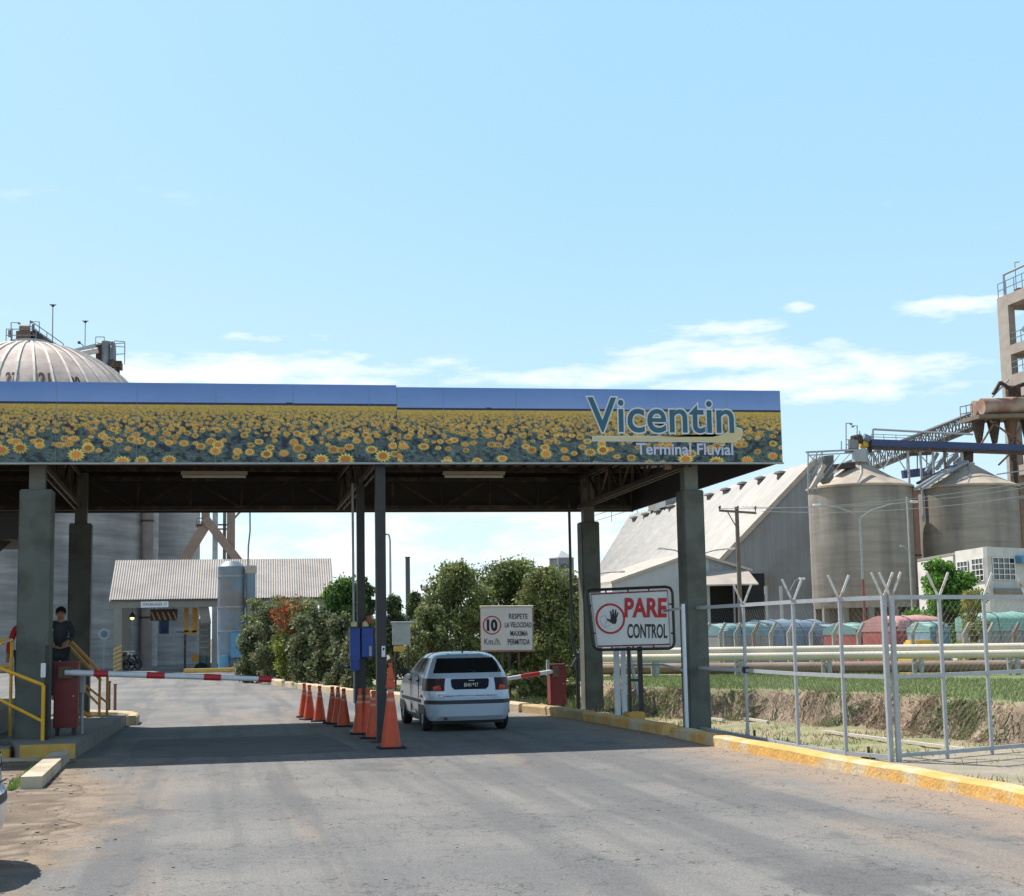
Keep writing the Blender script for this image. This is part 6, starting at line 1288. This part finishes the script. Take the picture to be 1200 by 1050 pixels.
# concrete elevator tower
tw = thing('elevator_tower', 'tall pinkish concrete tower with open storeys cut by the right edge', 'tower')
YT1 = 152.0; Xt = at(1171, 400, YT1).x; zt = hgt(1170.5, 350, YT1)
def Yt(u_): return Yof(u_, 400, Xt)
def zt_(v_, u_=1171): return at(u_, v_, YT1).z
Yn = Yt(1300); Yp_ = Yt(1183.5)
W = 13.0
wt = .8
def slab(z0, z1): MB().box((Xt+.01, Yn+.01, z0), (Xt+W, YT1-.01, z1)).build('floor_band', tower_conc, tw)
MB().box((Xt, Yp_, GZ), (Xt+wt, YT1, zt)).build('corner_pillar', tower_conc, tw)
MB().box((Xt+W-wt, YT1-1, GZ), (Xt+W, YT1, zt-.02)).build('corner_pillar', tower_conc, tw); MB().box((Xt+W-wt, Yn, GZ), (Xt+W, Yn+1, zt-.02)).build('corner_pillar', tower_conc, tw); MB().box((Xt, Yn, GZ), (Xt+wt, Yn+1.2, zt-.02)).build('corner_pillar', tower_conc, tw)
slab(zt_(363), zt-.03); slab(zt_(420), zt_(409)); slab(zt_(470), zt_(443)); slab(zt_(560), zt_(548))
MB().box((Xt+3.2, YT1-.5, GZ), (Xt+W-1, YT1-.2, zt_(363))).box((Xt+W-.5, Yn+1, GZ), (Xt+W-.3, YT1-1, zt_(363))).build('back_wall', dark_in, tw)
for v_ in (404, 437): rails(tw, [(Xt+.1, Yp_, zt_(v_+5)), (Xt+.1, Yn+1, zt_(v_+5))], 1.3, .05, step=2)
MB().tube([(Xt+1.5, Yt(1186), zt_(392)), (Xt+1.5, Yt(1194), zt_(386)), (Xt+1.5, Yt(1215), zt_(380))], .3, 10).build('spout', white_paint, tw, smooth=True); MB().lathe((Xt+2, Yt(1199), zt_(398)), [(.3, 0), (.8, .4), (.8, 1.4), (.2, 2)], 14).build('pulley', duct_blue, tw, smooth=True)
rails(tw, [(Xt+.1, YT1-.2, zt), (Xt+.1, Yn, zt)], 1.6, .05, step=1.6)
MB().tube([(Xt+.6, Yt(1175), zt), (Xt+.6, Yt(1175), zt+2.6), (Xt+.6, Yn, zt+2.6)], .14, 8).build('roof_pipe', steel_grey, tw)
MB().tube([(Xt+.6, Yt(1189), zt), (Xt+.6, Yt(1189), zt+3.4), (Xt+1.2, Yt(1189), zt+3.5)], .05, 6).build('roof_lamp', rail_grey, tw)
MB().box((Xt+.8, Yt(1184), zt), (Xt+1.6, Yt(1190), zt+.5)).build('roof_box', steel_dark, tw)

# white office
of = thing('white_office', 'white two faced office block with grid windows at the right edge', 'building')
p0 = at(1122, 700, 100); p1 = at(1159.5, 700, 94); p2 = at(1290, 700, 101); zt1 = hgt(1159, 640.5, 94); zb1 = GZ
def wall(pa_, pb_, z0, z1, th, m, name, par, off=0):
    a = Vector((pa_.x, pa_.y, 0)); b_ = Vector((pb_.x, pb_.y, 0)); d = (b_-a).normalized(); n_ = Vector((d.y, -d.x, 0)); a = a+n_*off; b_ = b_+n_*off
    return MB().prism([a+Vector((0, 0, z0)), b_+Vector((0, 0, z0)), b_-n_*th+Vector((0, 0, z0)), a-n_*th+Vector((0, 0, z0))], (0, 0, z1-z0)).build(name, m, par)
ow = pm('off_white_render', (.62, .60, .57), .08, 1.2, .85, col2=(.50, .47, .44), c2scale=.7, c2thr=.6)
wall(p0, p1, zb1, zt1, .3, ow, 'wall', of); wall(p1+Vector((.01, 0, 0)), p2, zb1, zt1-.01, .3, ow, 'wall', of)
p3 = Vector((p2.x+3, p2.y+9, 0)); p4 = Vector((p0.x+2, p0.y+10, 0)); MB().prism([(q.x, q.y, zt1-.25) for q in (p0+Vector((.1, .3, 0)), p1+Vector((.05, .3, 0)), p2, p3, p4)], (0, 0, .2)).build('roof', beam_conc, of)
wall(p2, p3, zb1, zt1-.3, .3, ow, 'wall', of); wall(p4, p0+Vector((0, .35, 0)), zb1, zt1-.3, .3, ow, 'wall', of); wall(p3, p4, zb1, zt1-.3, .3, ow, 'wall', of)
def win(pa_, pb_, f0, f1, z0, z1, nx, nz):
    a = pa_.lerp(pb_, f0); b_ = pa_.lerp(pb_, f1); g_ = wall(a, b_, z0, z1, .03, glass_dark, 'window', of, .045); mb = MB(); d = (b_-a); d.z = 0; n_ = Vector((d.y, -d.x, 0)).normalized()*.08
    A_ = Vector((a.x, a.y, 0))+n_
    for i in range(nx+1): q = A_+d*(i/nx); mb.beam(q+Vector((0, 0, z0)), q+Vector((0, 0, z1)), .06, .05)
    for j in range(nz+1): z = z0+(z1-z0)*j/nz; mb.beam(A_+Vector((0, 0, z)), A_+d+Vector((0, 0, z)), .06, .05)
    mb.build('frame', white_paint, g_)
def zw(v_, y_): return hgt(1150, v_, y_)
win(p0, p1, .09, .42, zw(682, 98), zw(657.5, 98), 3, 4); win(p0, p1, .56, .90, zw(681, 96), zw(655, 96), 3, 4); win(p1, p2, .035, .22, zw(680, 95), zw(654, 95), 4, 4); win(p1, p2, .45, .62, zw(680, 96), zw(654, 96), 4, 4)
wall(p1.lerp(p2, .235), p1.lerp(p2, .40), zw(660, 95), zw(651, 95), .5, panel_blue, 'blue_awning', of, .55)
wall(p1.lerp(p2, .02), p1.lerp(p2, .9), zw(696, 95), zw(690, 95), .6, beam_conc, 'ledge', of, .62)
# trees by the office
for i, (u_, Y_, vtop, wpx, n_, pal, lab, sz, lw) in enumerate(((1108, 86, 658, 38, 15000, G_bright, 'round bright green tree in front of the right conical silo', .2, .25), (1140, 62, 692, 26, 6500, [(.20, .20, .05), (.15, .18, .05), (.26, .25, .08), (.10, .13, .04)], 'sparse yellowish bush behind the cream pipeline, below the white office', .10, .02))):
    p = at(u_, 740, Y_); h_ = hgt(u_, vtop, Y_)-GZ; r_ = wpx/F*Y_
    tree('tree', lab, 'tree', (p.x, Y_, GZ), h_, (r_*1.15, r_), n_, sz, pal, 500+i, nb=50, trunk=.12, low=lw)
# trailers with tarpaulins
def trailer(lab, u0, u1, y0, y1, vt, body, tarp, tarp_h=.9, group='tarpaulin covered lorry trailers'):
    a = at(u0, 740, y0); b_ = at(u1, 740, y1); a.z = b_.z = 0; L_ = (b_-a).length; ang = math.atan2(b_.y-a.y, b_.x-a.x); t_ = thing('lorry_trailer', lab, 'trailer', (a.x, a.y, GZ), ang, group)
    H = hgt((u0+u1)/2, vt, (y0+y1)/2)-GZ; W_ = 2.4; zb_ = 1.1; zs = H-tarp_h
    MB().box((0, 0, zb_), (L_, W_, zs)).build('body', body, t_)
    k = max(3, int(L_/.55))
    for i in range(k+1): x = L_*i/k; MB().box((x-.035, -.05, zb_), (x+.035, .0, zs)).build('rib', body, t_)
    nx = max(8, int(L_/.35)); ny = 8; P_ = np.zeros((ny+1, nx+1, 3)); g = np.random.default_rng(int(u0))
    for j in range(ny+1):
        for i in range(nx+1):
            f_ = j/ny; P_[j, i] = (L_*i/nx, -.06+(W_+.12)*(.5-.5*math.cos(PI*f_)), zs-.25+(tarp_h+.22)*math.sin(PI*f_)**.45*(1-.05*abs(math.sin(i*.9)))+g.uniform(-.03, .03))
    P_[:, 0, 2] = zs-.25; 
    grid_mesh('tarpaulin', P_, tarp, None, t_)
    for i in range(3, nx-1, 5): MB().tube([Vector(P_[j, i])+Vector((0, 0, .02)) for j in range(0, 6)], .02, 4).build('rope', sign_black, t_)
    MB().prism([(L_+.0, -.06, zs-.25), (L_, W_+.06, zs-.25), (L_, W_, H-.35), (L_, W_/2, H-.05), (L_, 0, H-.35)], (.02, 0, 0)).build('tarpaulin_end', tarp, t_)
    MB().prism([(-.02, -.06, zs-.25), (-.02, W_+.06, zs-.25), (-.02, W_, H-.35), (-.02, W_/2, H-.05), (-.02, 0, H-.35)], (.018, 0, 0)).build('tarpaulin_end', tarp, t_)
    MB().box((.1, .3, .85), (L_-.1, W_-.3, zb_-.01)).build('chassis', steel_dark, t_)
    for x in [q for q in (1.0, 2.1, L_-2.1, L_-1.0) if 0 < q < L_]:
        for y in (.12, W_-.12): MB().lathe((0, 0, 0), [(.2, -.14), (.46, -.14), (.5, -.08), (.5, .08), (.46, .14), (.2, .14), (.2, -.14)], 18).build('wheel', rubber, t_, smooth=True, xf=Matrix.Translation((x, y, .5)) @ Matrix.Rotation(PI/2, 4, 'X'))
    return t_
grey_b = pm('grey_trailer_side', (.26, .27, .27), .2, 1.5, .8); red_b = pm('red_trailer_side', (.36, .11, .10), .25, 2, .8); blue_b = pm('blue_trailer_side', (.16, .25, .33), .15, 2, .7)
t_blue = pm('dusty_blue_tarpaulin', (.17, .24, .31), .2, 1.5, .7); t_teal = pm('teal_tarpaulin', (.18, .33, .31), .2, 1.5, .7); t_green = pm('sea_green_tarpaulin', (.22, .41, .34), .2, 1.2, .7); t_pink = pm('faded_red_tarpaulin', (.52, .26, .25), .15, 1.5, .7)
trailer('grey trailer with a dusty teal blue tarpaulin, at the left behind the pipeline', 848, 902, 76, 77, 729, grey_b, pm('faded_teal_blue_tarpaulin', (.17, .30, .32), .2, 1.5, .7), .45)
trailer('long trailer fully wrapped in dusty blue tarpaulin, in front of the left conical silo', 906, 973, 77, 80, 724, blue_b, t_blue, 1.7)
trailer('short grey trailer with a blue tarpaulin, between the long blue one and the red one', 980, 1001, 78, 79, 730, grey_b, t_blue, .35)
trailer('red trailer under a teal tarpaulin, left of the double fence post', 1003, 1047, 74, 75, 728, red_b, t_teal, .42)
trailer('red trailer with a faded pink tarpaulin, right of the double fence post', 1050, 1104, 70, 71, 719.5, red_b, t_pink, .6)
trailer('blue trailer end with a dull green tarpaulin, in front of the pink covered one', 1090, 1112, 66, 66, 727, blue_b, t_teal, .3)
trailer('grey trailer with a big sea green tarpaulin at the right edge', 1148, 1262, 68, 68, 715, grey_b, t_green, .75)
yb = thing('yellow_vehicle', 'small yellow vehicle roof showing over the pipeline in front of the red trailer', 'vehicle', (at(1085, 740, 64).x, 64, GZ)); zz = hgt(1085, 750, 64)-GZ
MB().bbox((-.7, 0, .5), (.7, 1.6, zz-.35), .08).build('body', machine_y, yb, smooth=True); MB().bbox((-.5, .2, zz-.36), (.5, 1.4, zz), .1).build('cab', machine_y, yb, smooth=True)
for s in (-.5, .5): MB().cyl((s-.1, .1, .35), (s+.1, .1, .35), .35, n=16).build('wheel', rubber, yb)
# concrete fence with cranked posts, beyond the pipeline
cf = thing('concrete_post_fence', 'wire fence on concrete posts with cranked tops beyond the cream pipeline', 'fence'); yc = 58.0; fm = pm('pale_fence_concrete', (.34, .31, .28), .15, 4)
pts = []
for u_ in (826, 844, 862, 883, 903, 924, 950, 977, 1006, 1035, 1069, 1100, 1130, 1158, 1188, 1216, 1245):
    y_ = yc-(u_-844)*.012; b_ = at(u_, 742, y_); t1 = at(u_, 741, y_); t2 = at(u_+6, 730, y_)
    MB().beam((b_.x, y_, GZ), (b_.x, y_, t1.z), .13, .13).beam((b_.x, y_, t1.z-.03), t2, .12, .10).build('post', fm if (u_//3) % 3 else pm('brown_stained_post', (.24, .16, .13), .2, 4), cf); pts.append((Vector((b_.x, y_, t1.z)), t2))
for k in range(7):
    mb = MB()
    for (a, t_a), (b_, t_b) in zip(pts[:-1], pts[1:]):
        if k < 3: mb.cyl(a.lerp(t_a, .3+.33*k), b_.lerp(t_b, .3+.33*k), .012, n=4)
        else: z = a.z-.12-.5*(k-3); mb.cyl((a.x, a.y, z), (b_.x, b_.y, z), .01, n=4)
    mb.build('wire', wire_m, cf)
# double-arm lamps, thin poles and overhead wires on the right
def dlamp(lab, u_, vtop, Y_, l_, r_, base_red=False, group='double armed street lamps'):
    p = at(u_, 740, Y_); t_ = thing('double_street_lamp', lab, 'street lamp', (p.x, Y_, GZ), 0, group); z = hgt(u_, vtop, Y_)-GZ
    if base_red: MB().cyl((0, 0, 0), (0, 0, z*.62), .10, .085, 8).build('lower_pole', pm('faded_red_pole', (.30, .11, .09), .25, 3), t_)
    MB().cyl((0, 0, z*.62 if base_red else 0), (0, 0, z), .075, .06, 8).build('pole', steel_grey, t_, smooth=True)
    for (du, dv) in (l_, r_):
        e = at(u_+du, dv, Y_); ex = e.x-p.x; ez = e.z-GZ; MB().tube([(0, 0, z-.05), (ex*.2, 0, z+(ez-z)*.45), (ex*.55, 0, z+(ez-z)*.85), (ex*.92, 0, ez)], .045, 6).build('arm', steel_grey, t_, smooth=True)
        s = 1 if ex > 0 else -1; MB().bbox((min(ex*.9, ex*.9+s*.5), -.13, ez-.07), (max(ex*.9, ex*.9+s*.5), .13, ez+.08), .05).build('lamp_head', white_paint, t_, smooth=True)
dlamp('double armed street lamp with a red lower pole in front of the left conical silo', 1014, 606, 82, (-57, 592), (59, 588), True)
dlamp('double armed street lamp hidden behind the right front column, arms showing each side', 814, 655, 100, (-40, 643), (44, 643))
dlamp('double armed street lamp behind the rear right column, one arm over the annex', 689, 676, 105, (-26, 668), (40, 670))
wp = thing('thin_white_pole', 'thin white pole standing in the gap between the two conical silos', 'pole', (at(1070.5, 740, 90).x, 90, GZ)); z = hgt(1071, 582, 90)-GZ; MB().cyl((0, 0, 0), (0, 0, z), .07, .05, 8).build('pole', pm('cream_pole', (.5, .47, .42), .1, 3), wp, smooth=True)
q = at(1068, 640, 90); MB().tube([(0, 0, q.z-GZ-.35), (-.35, 0, q.z-GZ), (-.5, 0, q.z-GZ+.02)], .03, 5).bbox((-.62, -.1, q.z-GZ-.06), (-.35, .1, q.z-GZ+.08), .03).build('lamp', steel_grey, wp)
sl = thing('small_yard_lamp', 'small yard lamp on a thin curved arm in front of the gable, above the fence', 'lamp', (at(928, 740, 85).x, 85, GZ)); q = at(937, 678, 85)-Vector((at(928, 740, 85).x, 85, GZ)); MB().tube([(0, 0, 0), (0, 0, q.z-.7), (q.x*.6, 0, q.z-.1), (q.x, 0, q.z)], .035, 6).build('pole', rail_grey, sl); MB().bbox((q.x-.05, -.12, q.z-.08), (q.x+.35, .12, q.z+.06), .04).build('lamp_head', white_paint, sl)
pp_ = at(868.5, 600, 78)
for k_, (du, v0_, v1_, lab) in enumerate(((-24, 596, 556, 'uppermost overhead wire crossing the two conical silos'), (1, 594, 563, 'middle overhead wire crossing the two conical silos'), (24, 599, 573, 'lowest overhead wire crossing the two conical silos'))):
    a = at(868.5+du, v0_, 78-du*.01); b_ = at(1290, v1_-8, 66); pts_ = [a.lerp(b_, i/16)-Vector((0, 0, .55*4*(i/16)*(1-i/16))) for i in range(17)]
    tag(MB().tube(pts_, .018, 4).build('overhead_wire', wire_m), lab, 'wire', 'overhead wires over the right silos')
